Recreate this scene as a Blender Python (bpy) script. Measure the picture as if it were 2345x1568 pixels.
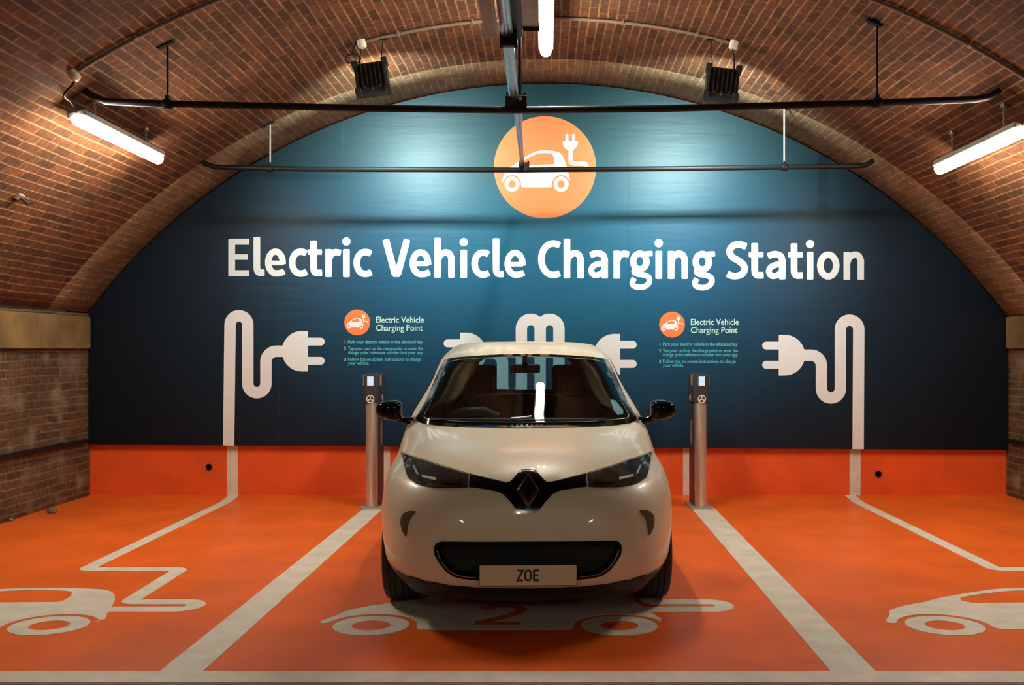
import bpy, bmesh, math, random
from mathutils import Vector, Matrix
from mathutils.geometry import tessellate_polygon, delaunay_2d_cdt

for o in list(bpy.data.objects):
    bpy.data.objects.remove(o)
S = bpy.context.scene
C = S.collection
PI = math.pi
random.seed(4)

# ------------------------------------------------------------------ camera
F, CX, CY, EYE = 2130.0, 1250.0, 800.0, 1.496      # focal length and vanishing point in photo pixels, eye height in m
cd = bpy.data.cameras.new('camera')
cam = bpy.data.objects.new('camera', cd)
C.objects.link(cam)
cam.location = (0, 0, EYE)
cam.rotation_euler = (PI / 2, 0, 0)
cd.sensor_fit = 'HORIZONTAL'
cd.sensor_width = 36.0
cd.lens = 36.0 * F / 2345.0
cd.shift_x = -(CX - 1172.5) / 2345.0
cd.shift_y = (CY - 784.0) / 2345.0
cd.clip_start = 0.05
S.camera = cam

# ------------------------------------------------------------------ world, exposure, light levels
S.view_settings.view_transform = 'Standard'
S.view_settings.look = 'None'
S.view_settings.gamma = 1.0
S.view_settings.exposure = 0.0
S.view_settings.use_curve_mapping = False
wd = bpy.data.worlds.new('world')
S.world = wd
wd.use_nodes = True
wd.node_tree.nodes['Background'].inputs[0].default_value = (1.0, 0.82, 0.62, 1)
wd.node_tree.nodes['Background'].inputs[1].default_value = 0.03
TUBE = 150.0          # emission of the tube fittings in view
TUBE_BACK = 130.0     # emission of the next row of fittings, behind the camera
FLOOD = 50.0         # watts of each floodlight
TUBE_COL = (1.0, 0.89, 0.73)
FLOOD_COL = (0.80, 1.0, 0.97)

# ------------------------------------------------------------------ materials
def nodes(name):
    m = bpy.data.materials.new(name)
    m.use_nodes = True
    return m, m.node_tree, m.node_tree.nodes['Principled BSDF']

def mat(name, col, rough=0.5, metal=0.0, coat=0.0, spec=0.5, var=0.0, vscale=6.0, bump=0.0):
    m, t, b = nodes(name)
    b.inputs['Base Color'].default_value = (*col, 1)
    b.inputs['Roughness'].default_value = rough
    b.inputs['Metallic'].default_value = metal
    b.inputs['Coat Weight'].default_value = coat
    b.inputs['Coat Roughness'].default_value = 0.04
    b.inputs['Specular IOR Level'].default_value = spec
    if var or bump:
        tc = t.nodes.new('ShaderNodeTexCoord')
        n = t.nodes.new('ShaderNodeTexNoise')
        n.inputs['Scale'].default_value = vscale
        n.inputs['Detail'].default_value = 6
        t.links.new(tc.outputs['Object'], n.inputs['Vector'])
        if var:
            r = t.nodes.new('ShaderNodeValToRGB')
            r.color_ramp.elements[0].position = 0.3
            r.color_ramp.elements[1].position = 0.7
            r.color_ramp.elements[0].color = (*[c * (1 - var) for c in col], 1)
            r.color_ramp.elements[1].color = (*[min(1, c * (1 + var * 0.6)) for c in col], 1)
            t.links.new(n.outputs['Fac'], r.inputs['Fac'])
            t.links.new(r.outputs['Color'], b.inputs['Base Color'])
        if bump:
            bp = t.nodes.new('ShaderNodeBump')
            bp.inputs['Strength'].default_value = bump
            bp.inputs['Distance'].default_value = 0.01
            t.links.new(n.outputs['Fac'], bp.inputs['Height'])
            t.links.new(bp.outputs['Normal'], b.inputs['Normal'])
    return m

def emit(name, col, strength):
    m = bpy.data.materials.new(name)
    m.use_nodes = True
    t = m.node_tree
    t.nodes.clear()
    e = t.nodes.new('ShaderNodeEmission')
    o = t.nodes.new('ShaderNodeOutputMaterial')
    e.inputs[0].default_value = (*col, 1)
    e.inputs[1].default_value = strength
    t.links.new(e.outputs[0], o.inputs[0])
    return m

def glass(name, tint=(0.75, 0.8, 0.78), rough=0.0, refl=1.0):
    """thin pane: transparent tint under a Fresnel mirror"""
    m = bpy.data.materials.new(name)
    m.use_nodes = True
    t = m.node_tree
    t.nodes.clear()
    o = t.nodes.new('ShaderNodeOutputMaterial')
    mix = t.nodes.new('ShaderNodeMixShader')
    tr = t.nodes.new('ShaderNodeBsdfTransparent')
    gl = t.nodes.new('ShaderNodeBsdfGlossy')
    fr = t.nodes.new('ShaderNodeFresnel')
    geo = t.nodes.new('ShaderNodeNewGeometry')
    ior = t.nodes.new('ShaderNodeMath')
    ior.operation = 'MULTIPLY_ADD'                    # 1.45 from the front, 1/1.45 from behind
    ior.inputs[1].default_value = 1 / 1.45 - 1.45
    ior.inputs[2].default_value = 1.45
    t.links.new(geo.outputs['Backfacing'], ior.inputs[0])
    t.links.new(ior.outputs[0], fr.inputs['IOR'])
    tr.inputs[0].default_value = (*tint, 1)
    gl.inputs['Color'].default_value = (refl, refl, refl, 1)
    gl.inputs['Roughness'].default_value = rough
    t.links.new(fr.outputs[0], mix.inputs[0])
    t.links.new(tr.outputs[0], mix.inputs[1])
    t.links.new(gl.outputs[0], mix.inputs[2])
    t.links.new(mix.outputs[0], o.inputs[0])
    return m

def brick(name, c1, c2, mortar, bw=0.225, bh=0.075, msize=0.011, stain=(0.09, 0.06, 0.035), stain_amt=0.55, rough=0.85, light=0.0, bed=0.75, head=0.45):
    """brickwork on the mesh's UV map (metres): two brick tones, mortar, soot stains with shapes of their own"""
    m, t, b = nodes(name)
    L = t.links.new
    uv = t.nodes.new('ShaderNodeUVMap')
    nz = t.nodes.new('ShaderNodeTexNoise')
    nz.inputs['Scale'].default_value = 1.1
    nz.inputs['Detail'].default_value = 3
    L(uv.outputs[0], nz.inputs['Vector'])
    wob = t.nodes.new('ShaderNodeVectorMath')
    wob.operation = 'MULTIPLY_ADD'
    wob.inputs[1].default_value = (0.05, 0.05, 0)
    L(nz.outputs['Color'], wob.inputs[0])
    L(uv.outputs[0], wob.inputs[2])
    bt = t.nodes.new('ShaderNodeTexBrick')
    bt.inputs['Scale'].default_value = 1.0
    bt.inputs['Brick Width'].default_value = bw
    bt.inputs['Row Height'].default_value = bh
    bt.inputs['Mortar Size'].default_value = msize
    bt.inputs['Mortar Smooth'].default_value = 0.35
    bt.inputs['Bias'].default_value = -0.1
    bt.inputs['Color1'].default_value = (*c1, 1)
    bt.inputs['Color2'].default_value = (*c2, 1)
    bt.inputs['Mortar'].default_value = (*[m_ * head + (a_ + b_) / 2 * (1 - head) for m_, a_, b_ in zip(mortar, c1, c2)], 1)
    L(wob.outputs[0], bt.inputs['Vector'])
    sx = t.nodes.new('ShaderNodeSeparateXYZ')
    L(wob.outputs[0], sx.inputs[0])
    pg = t.nodes.new('ShaderNodeMath')
    pg.operation = 'PINGPONG'
    pg.inputs[1].default_value = bh / 2
    L(sx.outputs['Y'], pg.inputs[0])
    mr = t.nodes.new('ShaderNodeMapRange')
    mr.inputs['From Min'].default_value = 0.004
    mr.inputs['From Max'].default_value = 0.011
    mr.inputs['To Min'].default_value = bed
    mr.inputs['To Max'].default_value = 0.0
    L(pg.outputs[0], mr.inputs['Value'])
    bedmix = t.nodes.new('ShaderNodeMixRGB')
    bedmix.inputs[2].default_value = (*[min(1, c * 1.35) for c in mortar], 1)
    nb = t.nodes.new('ShaderNodeTexNoise')
    nb.inputs['Scale'].default_value = 3.2
    nb.inputs['Detail'].default_value = 6
    L(uv.outputs[0], nb.inputs['Vector'])
    rb = t.nodes.new('ShaderNodeMapRange')
    rb.inputs['From Min'].default_value = 0.35
    rb.inputs['From Max'].default_value = 0.62
    rb.inputs['To Min'].default_value = 0.15
    L(nb.outputs['Fac'], rb.inputs['Value'])
    mb = t.nodes.new('ShaderNodeMath')
    mb.operation = 'MULTIPLY'
    L(mr.outputs[0], mb.inputs[0])
    L(rb.outputs[0], mb.inputs[1])
    L(mb.outputs[0], bedmix.inputs[0])
    L(bt.outputs['Color'], bedmix.inputs[1])
    n2 = t.nodes.new('ShaderNodeTexNoise')
    n2.inputs['Scale'].default_value = 1.7
    n2.inputs['Detail'].default_value = 9
    n2.inputs['Roughness'].default_value = 0.68
    L(uv.outputs[0], n2.inputs['Vector'])
    rp = t.nodes.new('ShaderNodeValToRGB')
    rp.color_ramp.elements[0].position = 0.42
    rp.color_ramp.elements[0].color = (0, 0, 0, 1)
    rp.color_ramp.elements[1].position = 0.68
    rp.color_ramp.elements[1].color = (stain_amt, stain_amt, stain_amt, 1)
    L(n2.outputs['Fac'], rp.inputs['Fac'])
    mx = t.nodes.new('ShaderNodeMixRGB')
    mx.inputs[2].default_value = (*stain, 1)
    L(rp.outputs['Color'], mx.inputs[0])
    L(bedmix.outputs[0], mx.inputs[1])
    n3 = t.nodes.new('ShaderNodeTexNoise')
    n3.inputs['Scale'].default_value = 24
    n3.inputs['Detail'].default_value = 4
    L(uv.outputs[0], n3.inputs['Vector'])
    r3 = t.nodes.new('ShaderNodeValToRGB')
    r3.color_ramp.elements[0].position = 0.3
    r3.color_ramp.elements[0].color = (0.62, 0.62, 0.62, 1)
    r3.color_ramp.elements[1].position = 0.7
    r3.color_ramp.elements[1].color = (1.25, 1.2, 1.15, 1)
    L(n3.outputs['Fac'], r3.inputs['Fac'])
    m2 = t.nodes.new('ShaderNodeMixRGB')
    m2.blend_type = 'MULTIPLY'
    m2.inputs[0].default_value = 1
    L(mx.outputs[0], m2.inputs[1])
    L(r3.outputs['Color'], m2.inputs[2])
    last = m2
    if light:
        n4 = t.nodes.new('ShaderNodeTexNoise')
        n4.inputs['Scale'].default_value = 3.4
        n4.inputs['Detail'].default_value = 8
        L(uv.outputs[0], n4.inputs['Vector'])
        r4 = t.nodes.new('ShaderNodeValToRGB')
        r4.color_ramp.elements[0].position = 0.52
        r4.color_ramp.elements[0].color = (0, 0, 0, 1)
        r4.color_ramp.elements[1].position = 0.72
        r4.color_ramp.elements[1].color = (light, light, light, 1)
        L(n4.outputs['Fac'], r4.inputs['Fac'])
        m4 = t.nodes.new('ShaderNodeMixRGB')
        m4.inputs[2].default_value = (0.42, 0.36, 0.26, 1)
        L(r4.outputs['Color'], m4.inputs[0])
        L(m2.outputs[0], m4.inputs[1])
        last = m4
    L(last.outputs[0], b.inputs['Base Color'])
    b.inputs['Roughness'].default_value = rough
    b.inputs['Specular IOR Level'].default_value = 0.3
    inv = t.nodes.new('ShaderNodeMath')
    inv.operation = 'MULTIPLY_ADD'
    inv.inputs[1].default_value = -1.0
    L(bt.outputs['Fac'], inv.inputs[0])
    L(n3.outputs['Fac'], inv.inputs[2])
    bp = t.nodes.new('ShaderNodeBump')
    bp.inputs['Strength'].default_value = 0.6
    bp.inputs['Distance'].default_value = 0.008
    L(inv.outputs[0], bp.inputs['Height'])
    L(bp.outputs['Normal'], b.inputs['Normal'])
    return m

M = {}
M['vault'] = brick('vault red brick', (0.165, 0.054, 0.018), (0.058, 0.022, 0.009), (0.27, 0.155, 0.07), msize=0.007, stain=(0.050, 0.026, 0.011), stain_amt=0.65, bed=0.75, head=0.75)
M['ring'] = brick('arch ring buff brick', (0.40, 0.265, 0.14), (0.28, 0.175, 0.088), (0.46, 0.34, 0.20), msize=0.008, stain=(0.10, 0.07, 0.04), stain_amt=0.6)
M['sidewall'] = brick('side wall sooty brick', (0.15, 0.075, 0.036), (0.075, 0.042, 0.022), (0.24, 0.17, 0.10), stain=(0.04, 0.03, 0.017), stain_amt=0.8, light=0.4, bed=0.3, head=0.4)
M['stone'] = mat('impost stone', (0.20, 0.125, 0.045), 0.85, var=0.45, vscale=3, bump=0.3)
M['orange_floor'] = mat('orange floor paint', (0.86, 0.145, 0.016), 0.42, spec=0.3, var=0.16, vscale=2.2, bump=0.06)
M['orange_wall'] = mat('orange plinth paint', (0.86, 0.115, 0.017), 0.5, var=0.12, vscale=3.0, bump=0.05)
M['concrete'] = mat('grey concrete', (0.16, 0.13, 0.09), 0.8, var=0.4, vscale=9)
M['paint_white'] = mat('white floor paint', (0.74, 0.70, 0.60), 0.5, var=0.14, vscale=7)
def mural_print():
    """the mural is printed from a lighter blue in its middle to navy at its ends"""
    m, t, b = nodes('blue mural print')
    L = t.links.new
    tc = t.nodes.new('ShaderNodeTexCoord')
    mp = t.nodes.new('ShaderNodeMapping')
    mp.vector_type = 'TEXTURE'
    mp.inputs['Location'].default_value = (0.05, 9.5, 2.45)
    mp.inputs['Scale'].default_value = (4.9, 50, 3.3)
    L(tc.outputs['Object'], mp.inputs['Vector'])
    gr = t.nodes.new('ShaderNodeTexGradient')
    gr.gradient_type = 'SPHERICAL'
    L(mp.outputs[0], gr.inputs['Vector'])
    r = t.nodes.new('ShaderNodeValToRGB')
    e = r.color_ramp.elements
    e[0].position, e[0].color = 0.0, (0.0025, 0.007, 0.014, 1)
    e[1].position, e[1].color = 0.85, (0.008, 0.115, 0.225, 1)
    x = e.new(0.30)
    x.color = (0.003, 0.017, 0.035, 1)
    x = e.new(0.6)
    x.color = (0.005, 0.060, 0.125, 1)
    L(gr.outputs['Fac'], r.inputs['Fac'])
    sz = t.nodes.new('ShaderNodeSeparateXYZ')
    L(tc.outputs['Object'], sz.inputs[0])
    rz = t.nodes.new('ShaderNodeMapRange')             # the print turns from blue to teal towards the crown
    rz.inputs['From Min'].default_value = 2.3
    rz.inputs['From Max'].default_value = 3.6
    L(sz.outputs['Z'], rz.inputs['Value'])
    mt_ = t.nodes.new('ShaderNodeMixRGB')
    mt_.inputs[1].default_value = (1, 1, 1, 1)
    mt_.inputs[2].default_value = (1.6, 0.86, 0.52, 1)
    L(rz.outputs[0], mt_.inputs[0])
    mm = t.nodes.new('ShaderNodeMixRGB')
    mm.blend_type = 'MULTIPLY'
    mm.inputs[0].default_value = 1
    L(r.outputs['Color'], mm.inputs[1])
    L(mt_.outputs[0], mm.inputs[2])
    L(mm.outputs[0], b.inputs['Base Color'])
    b.inputs['Roughness'].default_value = 0.45
    b.inputs['Specular IOR Level'].default_value = 0.30
    n = t.nodes.new('ShaderNodeTexNoise')
    n.inputs['Scale'].default_value = 5
    mp2 = t.nodes.new('ShaderNodeMapping')
    mp2.inputs['Scale'].default_value = (0.35, 1, 3)
    L(tc.outputs['Object'], mp2.inputs['Vector'])
    L(mp2.outputs[0], n.inputs['Vector'])
    bp = t.nodes.new('ShaderNodeBump')
    bp.inputs['Strength'].default_value = 0.25
    bp.inputs['Distance'].default_value = 0.01
    L(n.outputs['Fac'], bp.inputs['Height'])
    L(bp.outputs['Normal'], b.inputs['Normal'])
    return m
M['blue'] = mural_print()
M['print_white'] = mat('white print', (0.79, 0.82, 0.84), 0.45)
M['print_orange'] = mat('orange print', (0.86, 0.205, 0.055), 0.5)
M['print_mint'] = mat('mint print', (0.52, 0.80, 0.70), 0.45)
M['print_teal'] = mat('teal print', (0.10, 0.50, 0.55), 0.45)
M['seam'] = mat('panel seam', (0.008, 0.045, 0.08), 0.6)
M['black_steel'] = mat('black painted steel', (0.009, 0.008, 0.008), 0.5, spec=0.25)
M['flood_black'] = mat('black floodlight casing', (0.010, 0.010, 0.010), 0.55)
M['galv'] = mat('galvanised steel', (0.52, 0.52, 0.50), 0.28, metal=1.0, var=0.2, vscale=20)
M['grey_metal'] = mat('grey painted metal', (0.34, 0.32, 0.28), 0.6, var=0.25, vscale=8)
M['conduit'] = mat('pale conduit', (0.21, 0.165, 0.12), 0.5)
M['pale_plastic'] = mat('cream plastic', (0.70, 0.62, 0.50), 0.5)
M['tail'] = mat('red tail lamp', (0.35, 0.01, 0.008), 0.15, coat=1.0)
M['tube'] = emit('lit tube diffuser', TUBE_COL, TUBE)
M['tube_back'] = emit('lit tube diffuser rear', TUBE_COL, TUBE_BACK)
M['flood_face'] = emit('lit floodlight lens', FLOOD_COL, 6.0)
M['stainless'] = mat('brushed stainless', (0.74, 0.71, 0.66), 0.32, metal=0.75)
M['charcoal'] = mat('charcoal plastic', (0.045, 0.048, 0.05), 0.4)
M['screen'] = emit('lit charge screen', (0.75, 0.9, 1.0), 0.9)
M['led_blue'] = emit('blue led', (0.02, 0.12, 1.0), 2.0)
M['paint'] = mat('warm lit white car paint', (0.80, 0.725, 0.565), 0.36, coat=0.38, spec=0.4)  # white paint, with warm bounce from floor and brick tinted into its colour
M['gloss_black'] = mat('gloss black trim', (0.004, 0.004, 0.004), 0.10, spec=0.22)
M['matt_black'] = mat('matt black plastic', (0.012, 0.011, 0.010), 0.6)
M['tyre'] = mat('tyre rubber', (0.018, 0.016, 0.014), 0.7)
M['interior'] = mat('dark interior', (0.004, 0.003, 0.002), 0.8, spec=0.2)
M['dash'] = mat('dashboard top', (0.035, 0.030, 0.024), 0.6)
M['chrome'] = mat('chrome', (0.75, 0.75, 0.75), 0.12, metal=1.0)
M['dark_chrome'] = mat('dark chrome', (0.10, 0.095, 0.09), 0.15, metal=1.0)
M['lamp_bowl'] = mat('headlamp bowl', (0.006, 0.004, 0.004), 0.5, spec=0.1)
M['vent'] = mat('vent insert', (0.10, 0.065, 0.035), 0.5)
M['plate'] = mat('number plate', (0.76, 0.62, 0.42), 0.45)
M['plate_text'] = mat('plate lettering', (0.006, 0.006, 0.006), 0.5)
M['windscreen'] = glass('windscreen glass', (0.70, 0.86, 0.90), 0.0, 0.62)
M['window'] = glass('side window glass', (0.14, 0.15, 0.15))
M['lamp_glass'] = glass('headlamp cover glass', (0.97, 0.97, 0.97), 0.0, 0.35)
M['lens'] = mat('lamp lens', (0.85, 0.92, 1.0), 0.25, coat=1.0)

# ------------------------------------------------------------------ object helpers
def link(name, me, m=None, parent=None, smooth=None):
    o = bpy.data.objects.new(name, me)
    C.objects.link(o)
    if m is not None:
        for x in (m if isinstance(m, (list, tuple)) else [m]):
            me.materials.append(x)
    if parent is not None:
        o.parent = parent
    if smooth is not None:
        for p in me.polygons:
            p.use_smooth = True
        me.set_sharp_from_angle(angle=math.radians(smooth))
    return o

def obj(name, bm, m=None, parent=None, smooth=None):
    bmesh.ops.recalc_face_normals(bm, faces=bm.faces[:])
    me = bpy.data.meshes.new(name)
    bm.to_mesh(me)
    bm.free()
    return link(name, me, m, parent, smooth)

def tag(o, label=None, cat=None, group=None, kind=None):
    for k, v in (('label', label), ('category', cat), ('group', group), ('kind', kind)):
        if v:
            o[k] = v
    return o

def empty(name, loc=(0, 0, 0), rz=0.0):
    o = bpy.data.objects.new(name, None)
    C.objects.link(o)
    o.location = loc
    o.rotation_euler = (0, 0, rz)
    o.empty_display_size = 0.1
    return o

def kids(o):
    return [c for c in bpy.data.objects if c.parent == o]

def copy_tree(o, parent=None):
    ch = kids(o)
    c = o.copy()
    C.objects.link(c)
    if parent is not None:
        c.parent = parent
    for k in ch:
        copy_tree(k, c)
    return c

def add_box(bm, c, s, rot=None, bevel=0.0):
    r = bmesh.ops.create_cube(bm, size=1.0)
    vs = r['verts']
    mt = Matrix.Diagonal((*s, 1))
    if rot is not None:
        mt = rot.to_4x4() @ mt
    bmesh.ops.transform(bm, matrix=Matrix.Translation(c) @ mt, verts=vs)
    if bevel:
        es = list({e for v in vs for e in v.link_edges})
        bmesh.ops.bevel(bm, geom=es, offset=bevel, segments=3, affect='EDGES', profile=0.5)
    return bm

def box(c, s, bevel=0.0, rot=None):
    return add_box(bmesh.new(), c, s, rot, bevel)

def add_tube(bm, pts, r, seg=12, caps=True, taper=None):
    pts = [Vector(p) for p in pts]
    rings = []
    up = None
    for i, p in enumerate(pts):
        a = pts[max(0, i - 1)]
        b = pts[min(len(pts) - 1, i + 1)]
        d = (b - a).normalized()
        if up is None:
            up = Vector((0, 0, 1)) if abs(d.z) < 0.9 else Vector((1, 0, 0))
        u = d.cross(up)
        if u.length < 1e-5:
            u = d.orthogonal()
        u.normalize()
        v = u.cross(d).normalized()
        up = v
        rr = taper[i] if taper else r
        rings.append([bm.verts.new(p + (u * math.cos(2 * PI * k / seg) + v * math.sin(2 * PI * k / seg)) * rr) for k in range(seg)])
    for a, b in zip(rings, rings[1:]):
        for k in range(seg):
            bm.faces.new((a[k], a[(k + 1) % seg], b[(k + 1) % seg], b[k]))
    if caps:
        bm.faces.new(rings[0])
        bm.faces.new(rings[-1])
    return bm

def tube(pts, r, seg=12, taper=None):
    return add_tube(bmesh.new(), pts, r, seg, True, taper)

def add_lathe(bm, prof, mt, seg=48, closed=False):
    """profile (radius, axial) turned about local z, then placed by matrix"""
    rings = []
    for (r, a) in prof:
        rings.append([bm.verts.new(mt @ Vector((r * math.cos(2 * PI * k / seg), r * math.sin(2 * PI * k / seg), a))) for k in range(seg)])
    pairs = list(zip(rings, rings[1:]))
    if closed:
        pairs.append((rings[-1], rings[0]))
    for a, b in pairs:
        for k in range(seg):
            bm.faces.new((a[k], a[(k + 1) % seg], b[(k + 1) % seg], b[k]))
    if not closed:
        bm.faces.new(rings[0])
        bm.faces.new(rings[-1])
    return bm

def smooth_path(pts, n=8, closed=False):
    """Catmull-Rom through the points"""
    P = [Vector(p) for p in pts]
    out = []
    N_ = len(P)
    rng = range(N_ if closed else N_ - 1)
    for i in rng:
        if closed:
            p0, p1, p2, p3 = P[i - 1], P[i], P[(i + 1) % N_], P[(i + 2) % N_]
        else:
            p0, p1, p2, p3 = P[max(0, i - 1)], P[i], P[i + 1], P[min(N_ - 1, i + 2)]
        for k in range(n):
            t = k / n
            out.append(0.5 * ((2 * p1) + (p2 - p0) * t + (2 * p0 - 5 * p1 + 4 * p2 - p3) * t * t + (3 * p1 - p0 - 3 * p2 + p3) * t ** 3))
    if not closed:
        out.append(P[-1])
    return [tuple(v) for v in out]

class Flat:
    """flat artwork in a plane: polygons, holed polygons, ribbons, discs; built as a thin layer with real thickness"""
    def __init__(self):
        self.v, self.f, self.n = [], [], 0
    def _add(self, vs, fs):
        b = len(self.v)
        self.n += 1                                   # each piece lies a hair above the one before, so overlaps stay clean
        self.v += [(p[0], p[1], self.n * 0.00006) for p in vs]
        self.f += [tuple(b + i for i in f) for f in fs]
    def poly(self, outer, *holes):
        loops = [[Vector((p[0], p[1], 0)) for p in l] for l in (outer, *holes)]
        flat = [p for l in loops for p in l]
        self._add([(p.x, p.y) for p in flat], tessellate_polygon(loops))
    def disc(self, c, r, ry=None, n=48):
        ry = ry or r
        self.poly([(c[0] + r * math.cos(2 * PI * k / n), c[1] + ry * math.sin(2 * PI * k / n)) for k in range(n)])
    def ring(self, c, r, ri, ry=None, riy=None, n=48):
        ry = ry or r
        riy = riy or ri
        vs = []
        for k in range(n):
            a = 2 * PI * k / n
            vs += [(c[0] + r * math.cos(a), c[1] + ry * math.sin(a)), (c[0] + ri * math.cos(a), c[1] + riy * math.sin(a))]
        self._add(vs, [(2 * k, (2 * k + 2) % (2 * n), (2 * k + 3) % (2 * n), 2 * k + 1) for k in range(n)])
    def ribbon(self, pts, w, cap='round', closed=False):
        P = [Vector(p[:2]) for p in pts]
        n = len(P)
        h = w / 2
        vs = []
        for i in range(n):
            if closed:
                a, b = (P[i] - P[i - 1]).normalized(), (P[(i + 1) % n] - P[i]).normalized()
            else:
                a = (P[i] - P[i - 1]).normalized() if i else (P[1] - P[0]).normalized()
                b = (P[i + 1] - P[i]).normalized() if i < n - 1 else a
            m = Vector((-(a.y + b.y), a.x + b.x))
            if m.length < 1e-6:
                m = Vector((-a.y, a.x))
            m.normalize()
            k = min(3.2, 1 / max(0.05, m.dot(Vector((-a.y, a.x)))))
            vs += [P[i] + m * h * k, P[i] - m * h * k]
        fs = [(2 * i, 2 * i + 1, (2 * i + 3) % (2 * n), (2 * i + 2) % (2 * n)) for i in range(n if closed else n - 1)]
        self._add(vs, fs)
        if not closed and cap != 'butt':
            for p, d in ((P[0], (P[0] - P[1]).normalized()), (P[-1], (P[-1] - P[-2]).normalized())):
                q = Vector((-d.y, d.x))
                e = h if cap == 'round' else h * 0.35
                L = []
                for k in range(13):
                    t = PI * k / 12 - PI / 2
                    s, c_ = math.sin(t), math.cos(t)
                    if cap == 'round':
                        L.append(p + q * h * s + d * e * c_)
                    else:
                        L.append(p + q * h * math.copysign(abs(s) ** 0.6, s) + d * e * c_ ** 0.5 if c_ > 0 else p + q * h * s)
                self.poly(L)
    def build(self, name, m, parent, plane, lift, thick=0.0015, label=None):
        """plane(u, v, lift) -> world point; the layer's face sits at lift"""
        bm = bmesh.new()
        vs = [bm.verts.new(plane(u, v, lift + e)) for (u, v, e) in self.v]
        for f in self.f:
            if len(set(f)) > 2:
                try:
                    bm.faces.new([vs[i] for i in f])
                except ValueError:
                    pass
        bmesh.ops.remove_doubles(bm, verts=bm.verts[:], dist=1e-6)
        n = Vector(plane(0, 0, 1)) - Vector(plane(0, 0, 0))
        for f in bm.faces:
            f.normal_update()
            if f.normal.dot(n) < 0:
                f.normal_flip()
        top = bm.faces[:]
        edges = [e for e in bm.edges if e.is_boundary]
        r = bmesh.ops.extrude_edge_only(bm, edges=edges)
        bmesh.ops.translate(bm, verts=[g for g in r['geom'] if isinstance(g, bmesh.types.BMVert)], vec=-n * thick)
        me = bpy.data.meshes.new(name)
        bm.to_mesh(me)
        bm.free()
        o = link(name, me, m, parent)
        if label:
            o['label'] = label
        return o

# ------------------------------------------------------------------ the place's measures
WALL = 9.5                      # face of the blue mural
K = F / WALL
def W(px, py):                  # a point of the mural's plane, metres
    return ((px - CX) / K, EYE + (CY - py) / K)
def WL(pts):
    return [W(*p) for p in pts]
def wall_plane(u, v, lift):
    return (u, WALL - lift, v)
def plinth_plane(u, v, lift):
    return (u, WALL + 0.06 - lift, v)
def G(px, py):                  # a point of the floor
    d = EYE * F / (py - CY)
    return ((px - CX) / F * d, d)
def GL(pts):
    return [G(*p) for p in pts]
def floor_plane(u, v, lift):
    return (u, v, lift)
VR, VZ = 5.845, -1.619          # vault radius, centre height
XL, XR = -4.685, 4.735          # side walls
def vz(x):
    return VZ + math.sqrt(VR * VR - x * x)
SPRING = 1.86

# ------------------------------------------------------------------ floor
Y0, Y1 = -7.0, 10.0
bm = bmesh.new()
for (x0, x1, y0, y1, mi) in ((-6, 6, Y0, 4.168, 1), (-6, 6, 4.168, Y1, 0)):
    f = bm.faces.new([bm.verts.new(p) for p in ((x0, y0, 0), (x1, y0, 0), (x1, y1, 0), (x0, y1, 0))])
    f.material_index = mi
bmesh.ops.remove_doubles(bm, verts=bm.verts[:], dist=1e-5)
floor = obj('floor', bm, [M['orange_floor'], M['concrete']])
tag(floor, 'orange painted parking floor with white markings', None, None, 'structure')

fl = Flat()
fl.poly([(-5, 4.176), (5, 4.176), (5, 4.323), (-5, 4.323)])
fl.build('bay_end_line', M['paint_white'], floor, floor_plane, 0.0030, 0.003, 'broad white line across the front of the bays')
for q in ([(366, 1537), (465, 1537), (878, 1164), (833, 1164)], [(1902, 1537), (2005, 1537), (1634, 1162), (1582, 1162)]):
    fl = Flat()
    fl.poly(GL(q))
    fl.build('bay_line', M['paint_white'], floor, floor_plane, 0.0024, 0.0024)

# the car pictogram in pixels of the roundel on the mural: one drawing used on wall and floor
EX, EY_, ES = 1110.0, 250.0, 6.032
def arc(cx, cy, r, a0, a1, n=16):
    return [(cx + r * math.cos(math.radians(a0 + (a1 - a0) * k / n)), cy + r * math.sin(math.radians(a0 + (a1 - a0) * k / n))) for k in range(n + 1)]
PIC_BODY = ([(236, 1010), (232, 985), (262, 925), (280, 868)] + smooth_path([(300, 845), (350, 803), (420, 760), (480, 712), (560, 662), (650, 612), (720, 582), (800, 570), (910, 574), (1010, 592), (1052, 618), (1082, 660), (1112, 730), (1142, 830)], 4)
            + [(1160, 905), (1178, 960), (1172, 985), (1160, 1000)] + arc(1055, 1035, 125, -18, -180) + [(930, 1050), (920, 1078), (512, 1078), (503, 1050)] + arc(378, 1035, 125, 0, -165) + [(250, 1012)])
PIC_WIN = smooth_path([(535, 745), (552, 702), (640, 652), (730, 617), (800, 606), (890, 608), (930, 622), (950, 655), (962, 705), (962, 752)], 4) + [(955, 762), (720, 770), (560, 776)]

def pictogram_flat(xf, cable=None):
    fl = Flat()
    fl.poly([xf(*p) for p in PIC_BODY], [xf(*p) for p in PIC_WIN])
    for cx in (378, 1055):
        vs = []
        n = 40
        pts_o = [xf(cx + 104 * math.cos(2 * PI * k / n), 1035 + 104 * math.sin(2 * PI * k / n)) for k in range(n)]
        pts_i = [xf(cx + 52 * math.cos(2 * PI * k / n), 1035 + 52 * math.sin(2 * PI * k / n)) for k in range(n)]
        fl._add(pts_o + pts_i, [(k, (k + 1) % n, n + (k + 1) % n, n + k) for k in range(n)])
    return fl

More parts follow.
